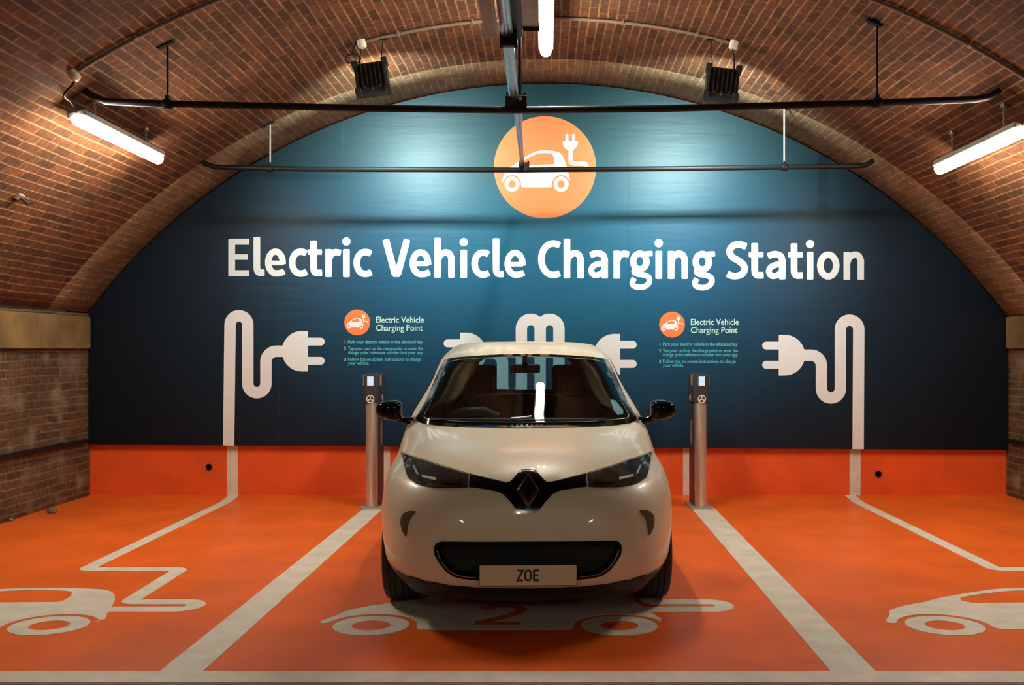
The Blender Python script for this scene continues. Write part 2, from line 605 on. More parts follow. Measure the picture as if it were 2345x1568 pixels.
# wheels of the middle pictogram stand at (-0.947, 5.04) and (0.398, 5.04)
fs = (0.398 + 0.947) / (1055 - 378)
def floor_pic(dx):
    return lambda x, y: (dx - 0.947 + (x - 378) * fs, 5.042 + (1035 - y) * fs * 0.86)
def cable_path():
    p = [(0.43, 5.357)]
    p += [(0.965 + 0.078 * math.sin(PI * k / 10), 5.435 - 0.078 * math.cos(PI * k / 10)) for k in range(11)]
    for (cx, cy, a) in ((0.665, 5.563, -90), (0.555, 6.285, 0)):
        sg = -1 if a == -90 else 1
        p += [(cx + 0.05 * math.cos(math.radians(a + sg * 90 * k / 5)), cy + 0.05 * math.sin(math.radians(a + sg * 90 * k / 5))) for k in range(6)]
    p += [(0.005 - 0.05 * math.sin(PI / 2 * k / 5), 6.385 - 0.05 * math.cos(PI / 2 * k / 5)) for k in range(6)]
    return p + [(-0.05, 9.1), (-0.05, 9.555)]
for dx, lb in ((-3.09, 'painted car pictogram at the left with its cable running to the wall'), (0.0, 'painted car pictogram with numeral in front of the parked car'), (3.11, 'painted car pictogram at the right')):
    pf = pictogram_flat(floor_pic(dx))
    o = pf.build('car_pictogram', M['paint_white'], floor, floor_plane, 0.0018, 0.0018, lb)
    cf = Flat()
    pts = [(p[0] + dx, p[1]) for p in cable_path()]
    pts[-1] = (pts[-1][0] + (-0.06 if dx < 0 else 0.06 if dx > 0 else 0), pts[-1][1])
    cf.ribbon(pts, 0.105, 'butt')
    cf.build('cable_line', M['paint_white'], floor, floor_plane, 0.0014, 0.0014)
nf = Flat()
cxn, cyn = -0.235, 5.04
nf.ribbon([(cxn - 0.13 + p[0], cyn + p[1]) for p in smooth_path([(0.00, 0.32), (0.06, 0.37), (0.14, 0.385), (0.21, 0.35), (0.22, 0.28), (0.17, 0.20), (0.06, 0.10), (-0.01, 0.05)], 6)] , 0.062, 'butt')
nf.ribbon([(cxn - 0.155, cyn + 0.04), (cxn + 0.10, cyn + 0.04)], 0.062, 'butt')
nf.build('numeral', M['orange_floor'], floor, floor_plane, 0.0022, 0.0006, 'orange numeral 2 inside the middle pictogram')

# ------------------------------------------------------------------ walls and vault
def uv_mesh(name, rows, uvs, m, mi=None, parent=None, smooth=None):
    """grid of points rows[i][j] with uvs[i][j]"""
    bm = bmesh.new()
    lay = bm.loops.layers.uv.new('UVMap')
    V = [[bm.verts.new(p) for p in r] for r in rows]
    for i in range(len(rows) - 1):
        for j in range(len(rows[0]) - 1):
            idx = ((i, j), (i + 1, j), (i + 1, j + 1), (i, j + 1))
            f = bm.faces.new([V[a][b] for a, b in idx])
            for l, (a, b) in zip(f.loops, idx):
                l[lay].uv = uvs[a][b]
            if mi is not None:
                f.material_index = mi(i, j)
    me = bpy.data.meshes.new(name)
    bm.to_mesh(me)
    bm.free()
    return link(name, me, m, parent, smooth)

# plinth / back wall, orange
bm = box((0.02, WALL + 0.21, 2.2), (9.9, 0.30, 4.6))
wall_back = obj('wall_back', bm, M['orange_wall'])
tag(wall_back, 'orange painted masonry plinth below the blue mural', None, None, 'structure')
for q in ([(515, 1019), (540, 1019), (540, 1134), (515, 1134)], [(1950, 1029), (1975, 1029), (1975, 1132), (1950, 1132)],
          [(864, 1019), (891, 1019), (891, 1134), (864, 1134)], [(1566, 1025), (1593, 1025), (1593, 1133), (1566, 1133)]):
    fl = Flat()
    pts = WL(q)
    pts = [(x, max(0.0, z)) for x, z in pts]
    pts[2] = (pts[2][0], 0.0)
    pts[3] = (pts[3][0], 0.0)
    fl.poly(pts)
    fl.build('cable_stripe', M['paint_white'], wall_back, plinth_plane, 0.003, 0.003)
for p in ((474, 1071), (2016, 1087)):
    u, v = W(*p)
    bm = bmesh.new()
    add_lathe(bm, [(0.034, 0.0), (0.034, 0.012), (0.027, 0.012), (0.025, 0.002), (0.001, 0.002)], Matrix.Translation((u, WALL + 0.062, v)) @ Matrix.Rotation(PI / 2, 4, 'X'), 24)
    o = obj('weep_hole', bm, M['matt_black'], wall_back, 30)
    o['label'] = 'black round drain hole'

# vault (ceiling): red brick barrel with a buff brick ring against the mural wall
A0 = math.asin(XL / VR)
A1 = math.asin(XR / VR)
NA = 72
ys = [Y0, -3.0, 1.0, 5.0, 8.74, 9.58]
rows, uvs = [], []
for i in range(NA + 1):
    a = A0 + (A1 - A0) * i / NA
    rows.append([(VR * math.sin(a), y, VZ + VR * math.cos(a)) for y in ys])
    uvs.append([(y, VR * a) for y in ys])
ceiling = uv_mesh('ceiling', rows, uvs, [M['vault'], M['ring']], lambda i, j: 1 if j == 4 else 0, None, 30)
sol = ceiling.modifiers.new('solid', 'SOLIDIFY')
sol.thickness = 0.3
sol.offset = 1.0
tag(ceiling, 'red brick barrel vault with a buff brick end ring', None, None, 'structure')

for side, X, sgn in (('left', XL, -1), ('right', XR, 1)):
    zs = [-0.02, SPRING]
    rows = [[(X, y, z) for y in (Y0, WALL + 0.1)] for z in zs]
    uvs = [[(y, z) for y in (Y0, WALL + 0.1)] for z in zs]
    w = uv_mesh('wall_' + side, rows, uvs, M['sidewall'])
    s2 = w.modifiers.new('solid', 'SOLIDIFY')
    s2.thickness = 0.4
    s2.offset = -1.0 if sgn > 0 else 1.0
    tag(w, 'sooty brick side wall at the ' + side, None, None, 'structure')
    bm = bmesh.new()
    y = WALL - 0.02
    k = 0
    while y > -6.5:                                   # impost course: long stones with fine joints
        ln = 0.92 + 0.25 * random.random()
        add_box(bm, (X - sgn * 0.012, y - ln / 2, 1.665), (0.075, ln - 0.006, 0.325), None, 0.012)
        y -= ln
    o = obj('trim_1' if sgn < 0 else 'trim_2', bm, M['stone'])
    tag(o, 'buff stone impost course on the %s wall' % side, None, None, 'structure')

# black pipes clipped along the foot of the side walls
for sgn, X, lb in ((-1, XL, 'black pipe running along the sooty left brick wall'), (1, XR, 'black pipe running along the sooty right brick wall')):
    root = empty('wall_pipe', (X - sgn * 0.035, WALL - 0.06, 0.57))
    tag(root, lb, 'pipe', 'wall pipes')
    obj('pipe', tube([(0, 0, 0), (0, -4.2, 0.012), (0, -9.5, 0.02)], 0.024), M['black_steel'], root, 40)
    for yy in (-0.5, -1.9, -3.4):
        obj('clip', box((0, yy, 0.003), (0.068, 0.03, 0.062), 0.008), M['black_steel'], root)

# paint spatter stones at the left wall foot
for (px, py, r, lb) in ((119, 1174, 0.045, 'pale rubble lump with orange paint at the left wall foot'), (12, 1193, 0.022, 'small white stone chip at the left wall foot')):
    gx, gy = G(px, py)
    gx = max(gx, XL + r * 1.1)
    bm = bmesh.new()
    bmesh.ops.create_icosphere(bm, subdivisions=2, radius=r)
    for v in bm.verts:
        v.co *= 0.8 + 0.35 * random.random()
        v.co.z = max(-r * 0.55, v.co.z * 0.75)
    o = obj('rubble_lump', bm, M['conduit'], None, 60)
    o.location = (gx, gy, r * 0.5)
    tag(o, lb, 'rubble')

# ------------------------------------------------------------------ blue mural
mural = empty('mural_panel', (0, 0, 0))
tag(mural, 'blue charging station mural filling the arch above the orange plinth', 'mural')
bm = bmesh.new()
ML, MR = XL + 0.02, XR - 0.02
zl, zr = W(205, 1018)[1], W(2305, 1030)[1]
edge = [(ML, zl), (MR, zr)]
n = 64
a0, a1 = math.asin(MR / (VR - 0.015)), math.asin(ML / (VR - 0.015))
edge += [((VR - 0.015) * math.sin(a0 + (a1 - a0) * k / n), VZ + (VR - 0.015) * math.cos(a0 + (a1 - a0) * k / n)) for k in range(n + 1)]
front = [bm.verts.new((x, WALL, z)) for x, z in edge]
back = [bm.verts.new((x, WALL + 0.055, z)) for x, z in edge]
bm.faces.new(front)
bm.faces.new(back)
for k in range(len(edge)):
    j = (k + 1) % len(edge)
    bm.faces.new((front[k], front[j], back[j], back[k]))
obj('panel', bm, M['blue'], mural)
for px, y0_, y1_ in ((785, 285, 520), (885, 262, 545), (1440, 262, 1000), (1640, 300, 1010), (640, 360, 1010), (990, 560, 780)):
    sf = Flat()
    sf.ribbon([W(px, y0_), W(px, y1_)], 0.003, 'butt')
    sf.build('sheet_seam', M['seam'], mural, wall_plane, 0.0006, 0.0006)
sf = Flat()
sf.ribbon([W(812, 455), W(886, 455), W(886, 545)], 0.006, 'butt')
sf.build('hatch_seam', M['seam'], mural, wall_plane, 0.0006, 0.0006)

# --- headline, drawn with a broad pen (letters in photo pixels, baseline at 0)
def ell(cx, cy, rx, ry, a0, a1, n=18):
    return [(cx + rx * math.cos(math.radians(a0 + (a1 - a0) * k / n)), cy + ry * math.sin(math.radians(a0 + (a1 - a0) * k / n))) for k in range(n + 1)]
def sp(*p):
    return smooth_path(p, 6)
GL_ = {
    'E': (48, [([(8, 3), (8, 83)], 16), ([(6, 79), (46, 79)], 14), ([(6, 44), (43, 44)], 13), ([(6, 7), (46, 7)], 14)]),
    'l': (26, [([(8.5, 88), (8.5, 24)] + sp((8.5, 24), (9.5, 14), (14, 9), (24, 8.5)), 16)]),
    'e': (48, [([(9, 31), (41, 31)], 11), (ell(24.5, 32, 17, 25, -4, 180) + ell(26, 32, 18.5, 25, 184, 272) + sp((27, 7), (36, 8), (43, 11))[1:], 15)]),
    'c': (42, [(sp((38, 54), (33, 56.5), (26, 57)) + ell(26, 32, 18, 25, 92, 268) + sp((26, 7), (33, 7.5), (39, 10)), 15.5)]),
    't': (34, [([(14, 80), (14, 24)] + sp((14, 24), (15, 14), (20, 9), (31, 9)), 16), ([(3, 56.5), (31, 56.5)], 13)]),
    'r': (36, [([(8, 2), (8, 61)], 16), (sp((9, 40), (14, 51), (23, 56.5), (34, 55)), 15)]),
    'i': (18, [([(9, 2), (9, 61)], 16)]),
    'V': (65, [([(8.5, 84), (29, 8)], 16), ([(56.5, 84), (36, 8)], 16), ([(27, 7.5), (38, 7.5)], 15)]),
    'h': (48, [([(8, 2), (8, 88)], 16), (sp((9, 40), (14, 51), (25, 57), (35, 54), (40, 44)) + [(40, 42), (40, 2)], 15.5)]),
    'n': (48, [([(8, 2), (8, 61)], 16), (sp((9, 40), (14, 51), (25, 57), (35, 54), (40, 44)) + [(40, 42), (40, 2)], 15.5)]),
    'C': (53, [(sp((48, 75.5), (42, 78), (35, 79)) + ell(35, 43, 26.5, 36, 92, 268) + sp((35, 7), (42, 8), (48, 10.5)), 16)]),
    'a': (47, [(sp((8, 53.5), (18, 57), (28, 56.5), (36, 52), (39, 42)) + [(39, 40), (39, 2)], 15.5), (sp((37, 34), (24, 33), (12, 27), (8, 17), (13, 8.5), (22, 7.5), (32, 12), (38, 20)), 14)]),
    'g': (55, [(ell(24.5, 39, 15.5, 18, 0, 360), 15, True), ([(36, 56), (52, 57)], 13), (sp((15, 24), (11.5, 16), (18, 10.5), (34, 8), (45.5, 2), (46, -9), (36, -18), (22, -20), (10, -16), (7.5, -8), (11, -1)), 13.5)]),
    'S': (52, [(sp((45, 75), (33, 79), (20, 77.5), (10.5, 69), (10, 58), (17, 49), (29, 42), (40, 33), (43.5, 22), (37, 11), (25, 7), (14, 7.5), (6, 11)), 16)]),
    'o': (53, [(ell(26.5, 32, 18.5, 25, 0, 360), 15.5, True)]),
}
def zl_(xs, x0, s):
    return [(x0 + a / s, x0 + b / s) for a, b in xs]
WORDS = [('Electric', zl_([(70, 218), (247, 325), (330, 475), (497, 628), (630, 735), (755, 865), (878, 932), (953, 1085)], 500, 3.0855)),
         ('Vehicle', zl_([(1158, 1358), (1350, 1503), (1525, 1672), (1707, 1761), (1787, 1915), (1937, 2015), (2020, 2170)], 500, 3.0855)),
         ('Charging', zl_([(90, 246), (262, 398), (422, 558), (592, 695), (697, 855), (867, 919), (952, 1088), (1112, 1268)], 1200, 2.895)),
         ('Station', zl_([(1337, 1487), (1487, 1590), (1600, 1735), (1748, 1850), (1870, 1922), (1940, 2093), (2117, 2255)], 1200, 2.895))]
headline = empty('headline')
headline.parent = mural
for word, ext in WORDS:
    fl = Flat()
    for ch, (xa, xb) in zip(word, ext):
        gw, strokes = GL_[ch]
        sx = (xb - xa) / gw
        base = 632.5 + (xa - 524) * 8 / 1456
        def T(p):
            return W(xa + p[0] * sx, base - p[1])
        for st in strokes:
            closed = len(st) > 2
            pts = st[0][:-1] if closed else st[0]
            q = [pts[0]]
            for p in pts[1:]:
                if abs(p[0] - q[-1][0]) + abs(p[1] - q[-1][1]) > 0.3:
                    q.append(p)
            fl.ribbon([T(p) for p in q], st[1] * 0.96 / K, 'soft', closed)
        if ch == 'i':
            fl.disc(T((9, 81)), 9.6 / K, n=28)
    o = fl.build('lettering', M['print_white'], headline, wall_plane, 0.0015)
    o['label'] = 'white headline word %s' % word

# --- roundels with the car and plug
def roundel(cx, cy, r, parent, name):
    k = r / 117.0
    d = Flat()
    d.disc(W(cx, cy), r / K, n=72 if r > 50 else 40)
    o = d.build(name, M['print_orange'], parent, wall_plane, 0.0012, 0.0012, 'orange disc with white electric car')
    def xf(x, y):
        return W(cx + (EX + x / ES - 1248) * k, cy + (EY_ + y / ES - 383) * k)
    s = pictogram_flat(xf)
    lw = 56 / ES * k / K
    for x in (1136, 1227):
        s.ribbon([xf(x, 362), xf(x, 450)], 40 / ES * k / K, 'round')
    s.poly([xf(*p) for p in [(1080, 440), (1285, 440), (1288, 480), (1270, 520), (1240, 550), (1215, 575), (1160, 575), (1130, 552), (1095, 520), (1078, 480)]])
    s.ribbon([xf(*p) for p in [(1187, 560), (1185, 680)] + smooth_path([(1185, 690), (1190, 730), (1225, 752)], 5) + [(1340, 752)] + smooth_path([(1350, 752), (1385, 758), (1402, 780), (1404, 815)], 5)], lw, 'butt')
    s.build('car_symbol', M['print_white'], o, wall_plane, 0.0024, 0.0012, 'white car and plug symbol')
    return o
roundel(1248, 383, 117, mural, 'roundel')

# --- plug and cable artwork
def seg(a, b):
    return [a, b]
def plug(fl, flat_x, cy, d):
    """D-shaped plug, flat side at flat_x, prongs towards +d"""
    pts = [(flat_x, cy - 46.5), (flat_x - d * 14, cy - 46.5)]
    for k in range(1, 20):
        a = PI / 2 - PI * k / 20
        pts.append((flat_x - d * 14 - d * 46 * math.cos(a), cy - 46.5 * math.sin(a)))
    pts += [(flat_x - d * 14, cy + 46.5), (flat_x, cy + 46.5)]
    fl.poly(WL(pts))
    for dy in (-22, 22):
        fl.ribbon([W(flat_x - d * 3, cy + dy), W(flat_x + d * 29, cy + dy)], 18 / K, 'round')
def cable(fl, foot, legs, top, bot, plug_x, cy, d):
    """foot (x,y) up leg 0, over to leg 1, under to leg 2 and along to the plug"""
    x0, x1, x2 = legs
    r1, r2 = abs(x1 - x0) / 2, abs(x2 - x1) / 2
    pts = [foot, (x0, top + r1)]
    s = 1 if x1 > x0 else -1
    c = (x0 + x1) / 2
    pts += [(c - s * r1 * math.cos(PI * k / 14), top + r1 - r1 * math.sin(PI * k / 14)) for k in range(1, 15)]
    c = (x1 + x2) / 2
    pts += [(x1, bot - r2)] + [(c - s * r2 * math.cos(PI * k / 14), bot - r2 + r2 * math.sin(PI * k / 14)) for k in range(1, 15)]
    rr = 24
    pts += [(x2, cy + rr)] + [(x2 + s * (rr - rr * math.cos(PI / 2 * k / 8)), cy + rr - rr * math.sin(PI / 2 * k / 8)) for k in range(1, 9)]
    pts += [(plug_x, cy)]
    q = [pts[0]]
    for p in pts[1:]:
        if abs(p[0] - q[-1][0]) + abs(p[1] - q[-1][1]) > 0.4:
            q.append(p)
    fl.ribbon(WL(q), 26 / K, 'butt')
for set_ in ([((523.5, 1020), (527, 567.5, 609), 723, 899, 705.5, 804, 1)],
             [((1965, 1028), (1966.5, 1924.5, 1881), 733, 911, 1783.4, 813, -1)],
             [((1237, 1022), (1237, 1194, 1151), 731, 906, 1054, 808, -1), ((1237, 1022), (1237, 1280, 1323), 731, 906, 1420, 811, 1)]):
    fl = Flat()
    for foot, legs, top, bot, fx, cy, d in set_:
        plug(fl, fx, cy, d)
        cable(fl, foot, legs, top, bot, fx - d * 50, cy, d)
    fl.build('plug_graphic', M['print_white'], mural, wall_plane, 0.0015, 0.0015)

# --- instruction notices
def text_mesh(body, size, name, m, parent, loc, rot=(PI / 2, 0, 0), width=None, bold=0.0, depth=0.0008, align='LEFT'):
    cu = bpy.data.curves.new(name, 'FONT')
    cu.body = body
    cu.size = size
    cu.offset = bold
    cu.extrude = depth
    cu.align_x = align
    cu.resolution_u = 3
    tmp = bpy.data.objects.new('tmp', cu)
    C.objects.link(tmp)
    dg = bpy.context.evaluated_depsgraph_get()
    me = bpy.data.meshes.new_from_object(tmp.evaluated_get(dg))
    bpy.data.objects.remove(tmp)
    bpy.data.curves.remove(cu)
    me.materials.clear()
    if width:
        xs = [v.co.x for v in me.vertices]
        k = width / (max(xs) - min(xs))
        x0 = min(xs) if align == 'LEFT' else 0.0
        for v in me.vertices:
            v.co.x = (v.co.x - x0) * k
    o = link(name, me, m, parent)
    o.location = loc
    o.rotation_euler = rot
    return o
LINES = [(787, '1.'), (798, 'Park your electric vehicle in the allocated bay', 173), (None,)]
for ox, oy in ((0, 0), (721, 5)):
    note = empty('instruction_notice')
    note.parent = mural
    roundel(818 + ox, 738 + oy, 29.5, note, 'roundel')
    for ln, (tx, wpx) in enumerate((('Electric Vehicle', 110), ('Charging Point', 107))):
        u, v = W(861 + ox, 738.5 + oy + ln * 18.5)
        text_mesh(tx, 19.5 / K, 'notice_heading', M['print_mint'], note, (u, WALL - 0.001, v), width=wpx / K, bold=0.0010)
    for py, num, tx, wpx in ((786, '1', 'Park your electric vehicle in the allocated bay', 171), (801, '2', 'Tap your card on the charge point or enter the', 172),
                             (810.5, '', 'charge point reference number into your app', 171), (825.5, '3', 'Follow the on screen instructions to charge', 167), (834.5, '', 'your vehicle.', 48)):
        u, v = W(797 + ox, py + oy)
        text_mesh(tx, 10.6 / K, 'notice_text', M['print_teal'], note, (u, WALL - 0.001, v), width=wpx / K, bold=0.0008)
        if num:
            u, v = W(788 + ox, py + oy)
            text_mesh(num, 9.5 / K, 'notice_text', M['print_mint'], note, (u, WALL - 0.001, v), bold=0.0006)

# ------------------------------------------------------------------ the parked car (local frame: front axle at y = 0, nose towards -y)
def pchip(P):
    xs, ys = [p[0] for p in P], [p[1] for p in P]
    n = len(xs)
    h = [xs[i + 1] - xs[i] for i in range(n - 1)]
    d = [(ys[i + 1] - ys[i]) / h[i] for i in range(n - 1)]
    m = [d[0]] + [0] * (n - 2) + [d[-1]]
    for i in range(1, n - 1):
        if d[i - 1] * d[i] > 0:
            w1, w2 = 2 * h[i] + h[i - 1], h[i] + 2 * h[i - 1]
            m[i] = (w1 + w2) / (w1 / d[i - 1] + w2 / d[i])
    def f(x):
        if x <= xs[0]:
            return ys[0]
        if x >= xs[-1]:
            return ys[-1]
        i = 0
        while x > xs[i + 1]:
            i += 1
        t = (x - xs[i]) / h[i]
        return (1 + 2 * t) * (1 - t) ** 2 * ys[i] + t * (1 - t) ** 2 * h[i] * m[i] + t * t * (3 - 2 * t) * ys[i + 1] + t * t * (t - 1) * h[i] * m[i + 1]
    return f
PROF = [(-.70, .20), (-.77, .25), (-.815, .33), (-.83, .45), (-.825, .55), (-.805, .65), (-.765, .75), (-.70, .82), (-.60, .868), (-.42, .915), (-.20, .955), (0, .985), (.20, 1.008),
        (.26, 1.022), (.40, 1.113), (.6, 1.234), (.8, 1.349), (.93, 1.420), (1.0, 1.457), (1.3, 1.512), (1.6, 1.548), (1.9, 1.562)]
c_yf = pchip([(z, y) for y, z in PROF])
WZ = [(.20, .78), (.25, .83), (.33, .876), (.45, .892), (.55, .897), (.65, .893), (.75, .875), (.85, .848), (.95, .835), (1.01, .82), (1.05, .80), (1.163, .752), (1.334, .69), (1.42, .65),
      (1.468, .615), (1.512, .575), (1.535, .535), (1.55, .44), (1.558, .3), (1.562, .02)]
c_w = pchip(WZ)
c_yb = pchip([(.20, 3.05), (.3, 3.2), (.45, 3.26), (.7, 3.26), (.9, 3.22), (1.0, 3.2), (1.2, 3.08), (1.35, 2.96), (1.45, 2.86), (1.512, 2.72), (1.548, 2.4), (1.562, 2.0)])
c_n = pchip([(.2, 4.6), (.3, 4.4), (.65, 4.2), (.76, 3.8), (.85, 2.9), (1.0, 3.0), (1.06, 3.8), (1.45, 3.8), (1.562, 3.0)])
def c_ym(z):
    t = min(1, max(0, (z - 1.0) / .3))
    t = t * t * (3 - 2 * t)
    return 1.25 * (1 - t) + (c_yf(z) + c_yb(z)) / 2 * t
def c_Y(x, z):                   # front surface
    u = min(.9995, abs(x) / c_w(z))
    n, m = c_n(z), c_ym(z)
    return m - (m - c_yf(z)) * (1 - u ** n) ** (1 / n)
def c_X(y, z):                   # side surface
    m, n = c_ym(z), c_n(z)
    if y < m:
        t = min(1, (m - y) / (m - c_yf(z)))
        return c_w(z) * max(0, 1 - t ** n) ** (1 / n)
    t = min(1, (y - m) / (c_yb(z) - m))
    return c_w(z) * max(0, 1 - t ** 4) ** .25
def c_nrm(x, z):
    e = 0.004
    dx = (c_Y(x + e, z) - c_Y(x - e, z)) / (2 * e)
    dz = (c_Y(x, z + e) - c_Y(x, z - e)) / (2 * e)
    return Vector((dx, -1, dz)).normalized()

def ring_pts(z, nf_, inset=0.0, ymin=None, n=76):
    w, yf_, yb_, m, ne = c_w(z) - inset, c_yf(z) + inset, c_yb(z) - inset, c_ym(z), c_n(z)
    if ymin is not None:
        yf_ = max(yf_, ymin)
    out = []
    for half in (0, 1):
        dense = []
        for k in range(301):
            t = PI * k / 300
            if half == 0:
                c, s = math.cos(t), math.sin(t)
                dense.append((math.copysign(abs(c) ** (2 / ne), c) * w, m - (m - yf_) * s ** (2 / ne)))
            else:
                c, s = -math.cos(t), math.sin(t)
                dense.append((math.copysign(abs(c) ** .5, c) * w, m + (yb_ - m) * s ** .5))
        L = [0]
        for a, b in zip(dense, dense[1:]):
            L.append(L[-1] + math.hypot(a[0] - b[0], a[1] - b[1]))
        h = n // 2
        j = 0
        for k in range(h):
            tgt = L[-1] * k / h
            while L[j + 1] < tgt:
                j += 1
            f = (tgt - L[j]) / max(1e-9, L[j + 1] - L[j])
            out.append((dense[j][0] + (dense[j + 1][0] - dense[j][0]) * f, dense[j][1] + (dense[j + 1][1] - dense[j][1]) * f))
    return out

def loft(zs, **kw):
    bm = bmesh.new()
    R = [[bm.verts.new((x, y, z)) for x, y in ring_pts(z, 0, **kw)] for z in zs]
    n = len(R[0])
    for a, b in zip(R, R[1:]):
        for k in range(n):
            bm.faces.new((a[k], a[(k + 1) % n], b[(k + 1) % n], b[k]))
    bm.faces.new(R[0])
    bm.faces.new(R[-1])
    bmesh.ops.recalc_face_normals(bm, faces=bm.faces[:])
    return bm

def prism(poly, axis, a, b):
    """polygon extruded between a and b along axis: 'y' takes (x, z), 'x' takes (y, z)"""
    bm = bmesh.new()
    P = (lambda u, v, t: (u, t, v)) if axis == 'y' else (lambda u, v, t: (t, u, v))
    A = [bm.verts.new(P(u, v, a)) for u, v in poly]
    B_ = [bm.verts.new(P(u, v, b)) for u, v in poly]
    bm.faces.new(A)
    bm.faces.new(B_)
    for k in range(len(poly)):
        j = (k + 1) % len(poly)
        bm.faces.new((A[k], A[j], B_[j], B_[k]))
    bmesh.ops.recalc_face_normals(bm, faces=bm.faces[:])
    return bm

def mirror_half(h):
    """right half outline from the top centre round to the bottom centre -> closed polygon"""
    return h + [(-x, z) for x, z in reversed(h) if abs(x) > 1e-4]
def shrink(poly, d):
    n = len(poly)
    a2 = sum(poly[i][0] * poly[(i + 1) % n][1] - poly[(i + 1) % n][0] * poly[i][1] for i in range(n))
    s = 1 if a2 > 0 else -1
    out = []
    for i in range(n):
        p, q, r = Vector(poly[i - 1]), Vector(poly[i]), Vector(poly[(i + 1) % n])
        e1, e2 = (q - p).normalized(), (r - q).normalized()
        m = Vector((-(e1.y + e2.y), e1.x + e2.x)).normalized() * s
        k = 1 / max(.4, m.dot(Vector((-e1.y, e1.x)) * s))
        out.append(tuple(q + m * d * k))
    return out

def patch(name, poly, off, thick, m, parent, step=0.03, holes=(), surf=None, smooth=40, label=None):
    """a panel cut to an outline in front view and pressed onto the body surface, with real thickness"""
    def dens(L):
        o = []
        for i in range(len(L)):
            a, b = L[i], L[(i + 1) % len(L)]
            k = max(1, int(math.hypot(a[0] - b[0], a[1] - b[1]) / step))
            o += [(a[0] + (b[0] - a[0]) * t / k, a[1] + (b[1] - a[1]) * t / k) for t in range(k)]
        return o
    loops = [dens(l) for l in (poly, *holes)]
    V2, E2 = [], []
    for l in loops:
        b = len(V2)
        V2 += [Vector(p) for p in l]
        E2 += [(b + i, b + (i + 1) % len(l)) for i in range(len(l))]
    def inside(x, y, L):
        c = False
        for i in range(len(L)):
            (x1, y1), (x2, y2) = L[i - 1], L[i]
            if (y1 > y) != (y2 > y) and x < (x2 - x1) * (y - y1) / (y2 - y1) + x1:
                c = not c
        return c
    def dist(x, y):
        return min(math.hypot(x - p.x, y - p.y) for p in V2)
    xs, ys_ = [p[0] for p in poly], [p[1] for p in poly]
    y = min(ys_) + step / 2
    j = 0
    while y < max(ys_):
        x = min(xs) + (step / 2 if j % 2 else 0)
        while x < max(xs):
            if inside(x, y, loops[0]) and not any(inside(x, y, h) for h in loops[1:]) and dist(x, y) > step * .45:
                V2.append(Vector((x, y)))
            x += step
        y += step * .87
        j += 1
    v2, e2, f2, *_ = delaunay_2d_cdt(V2, E2, [], 0, 1e-6)
    keep = []
    for f in f2:
        cx_ = sum(v2[i].x for i in f) / 3
        cy_ = sum(v2[i].y for i in f) / 3
        if inside(cx_, cy_, loops[0]) and not any(inside(cx_, cy_, h) for h in loops[1:]):
            keep.append(f)
    sf_ = surf or (lambda x, z: (Vector((x, c_Y(x, z), z)), c_nrm(x, z)))
    bm = bmesh.new()
    top, bot = {}, {}
    for f in keep:
        for i in f:
            if i not in top:
                p, nv = sf_(v2[i].x, v2[i].y)
                top[i] = bm.verts.new(p + nv * off)
                bot[i] = bm.verts.new(p + nv * (off - thick))
    ed = {}
    for f in keep:
        bm.faces.new([top[i] for i in f])
        bm.faces.new([bot[i] for i in reversed(f)])
        for a, b in zip(f, (*f[1:], f[0])):
            k = (min(a, b), max(a, b))
            ed.setdefault(k, []).append((a, b))
    for k, l in ed.items():
        if len(l) == 1:
            a, b = l[0]
            bm.faces.new((top[b], top[a], bot[a], bot[b]))
    o = obj(name, bm, m, parent, smooth)
    if label:
        o['label'] = label
    return o
def side_surf(sg):
    def f(y, z):
        e = .004
        x = c_X(y, z)
        dy = (c_X(y + e, z) - c_X(y - e, z)) / (2 * e)
        dz = (c_X(y, z + e) - c_X(y, z - e)) / (2 * e)
        n = Vector((1, -dy, -dz)).normalized()
        return Vector((sg * x, y, z)), Vector((sg * n.x, n.y, n.z))
    return f

car = empty('hatchback_car', (-.113, 5.63, 0), math.radians(1.5))
tag(car, 'white electric hatchback parked nose out in the middle bay', 'car')

WS_HALF = [(0, 1.461), (.18, 1.459), (.325, 1.452), (.48, 1.440), (.575, 1.427), (.598, 1.416), (.613, 1.392), (.648, 1.29), (.688, 1.142), (.725, 1.06), (.735, 1.042), (.734, 1.031), (.725, 1.022),
           (.68, 1.0115), (.38, 1.0055), (0, 1.004)]
WS = mirror_half(WS_HALF)
GLASS_HALF = [(0, 1.447), (.18, 1.445), (.325, 1.438), (.48, 1.426), (.560, 1.412), (.577, 1.392), (.61, 1.29), (.648, 1.142), (.678, 1.066), (.676, 1.052), (.66, 1.044), (.38, 1.033), (0, 1.031)]
GLASS = mirror_half(GLASS_HALF)
INT_HALF = [(0, .4975), (.38, .4968), (.445, .495), (.468, .488), (.479, .470), (.4762, .433), (.4504, .39), (.4217, .354), (.3787, .3262), (.3357, .3164), (.2554, .3085), (0, .300)]
INTAKE = mirror_half(INT_HALF)

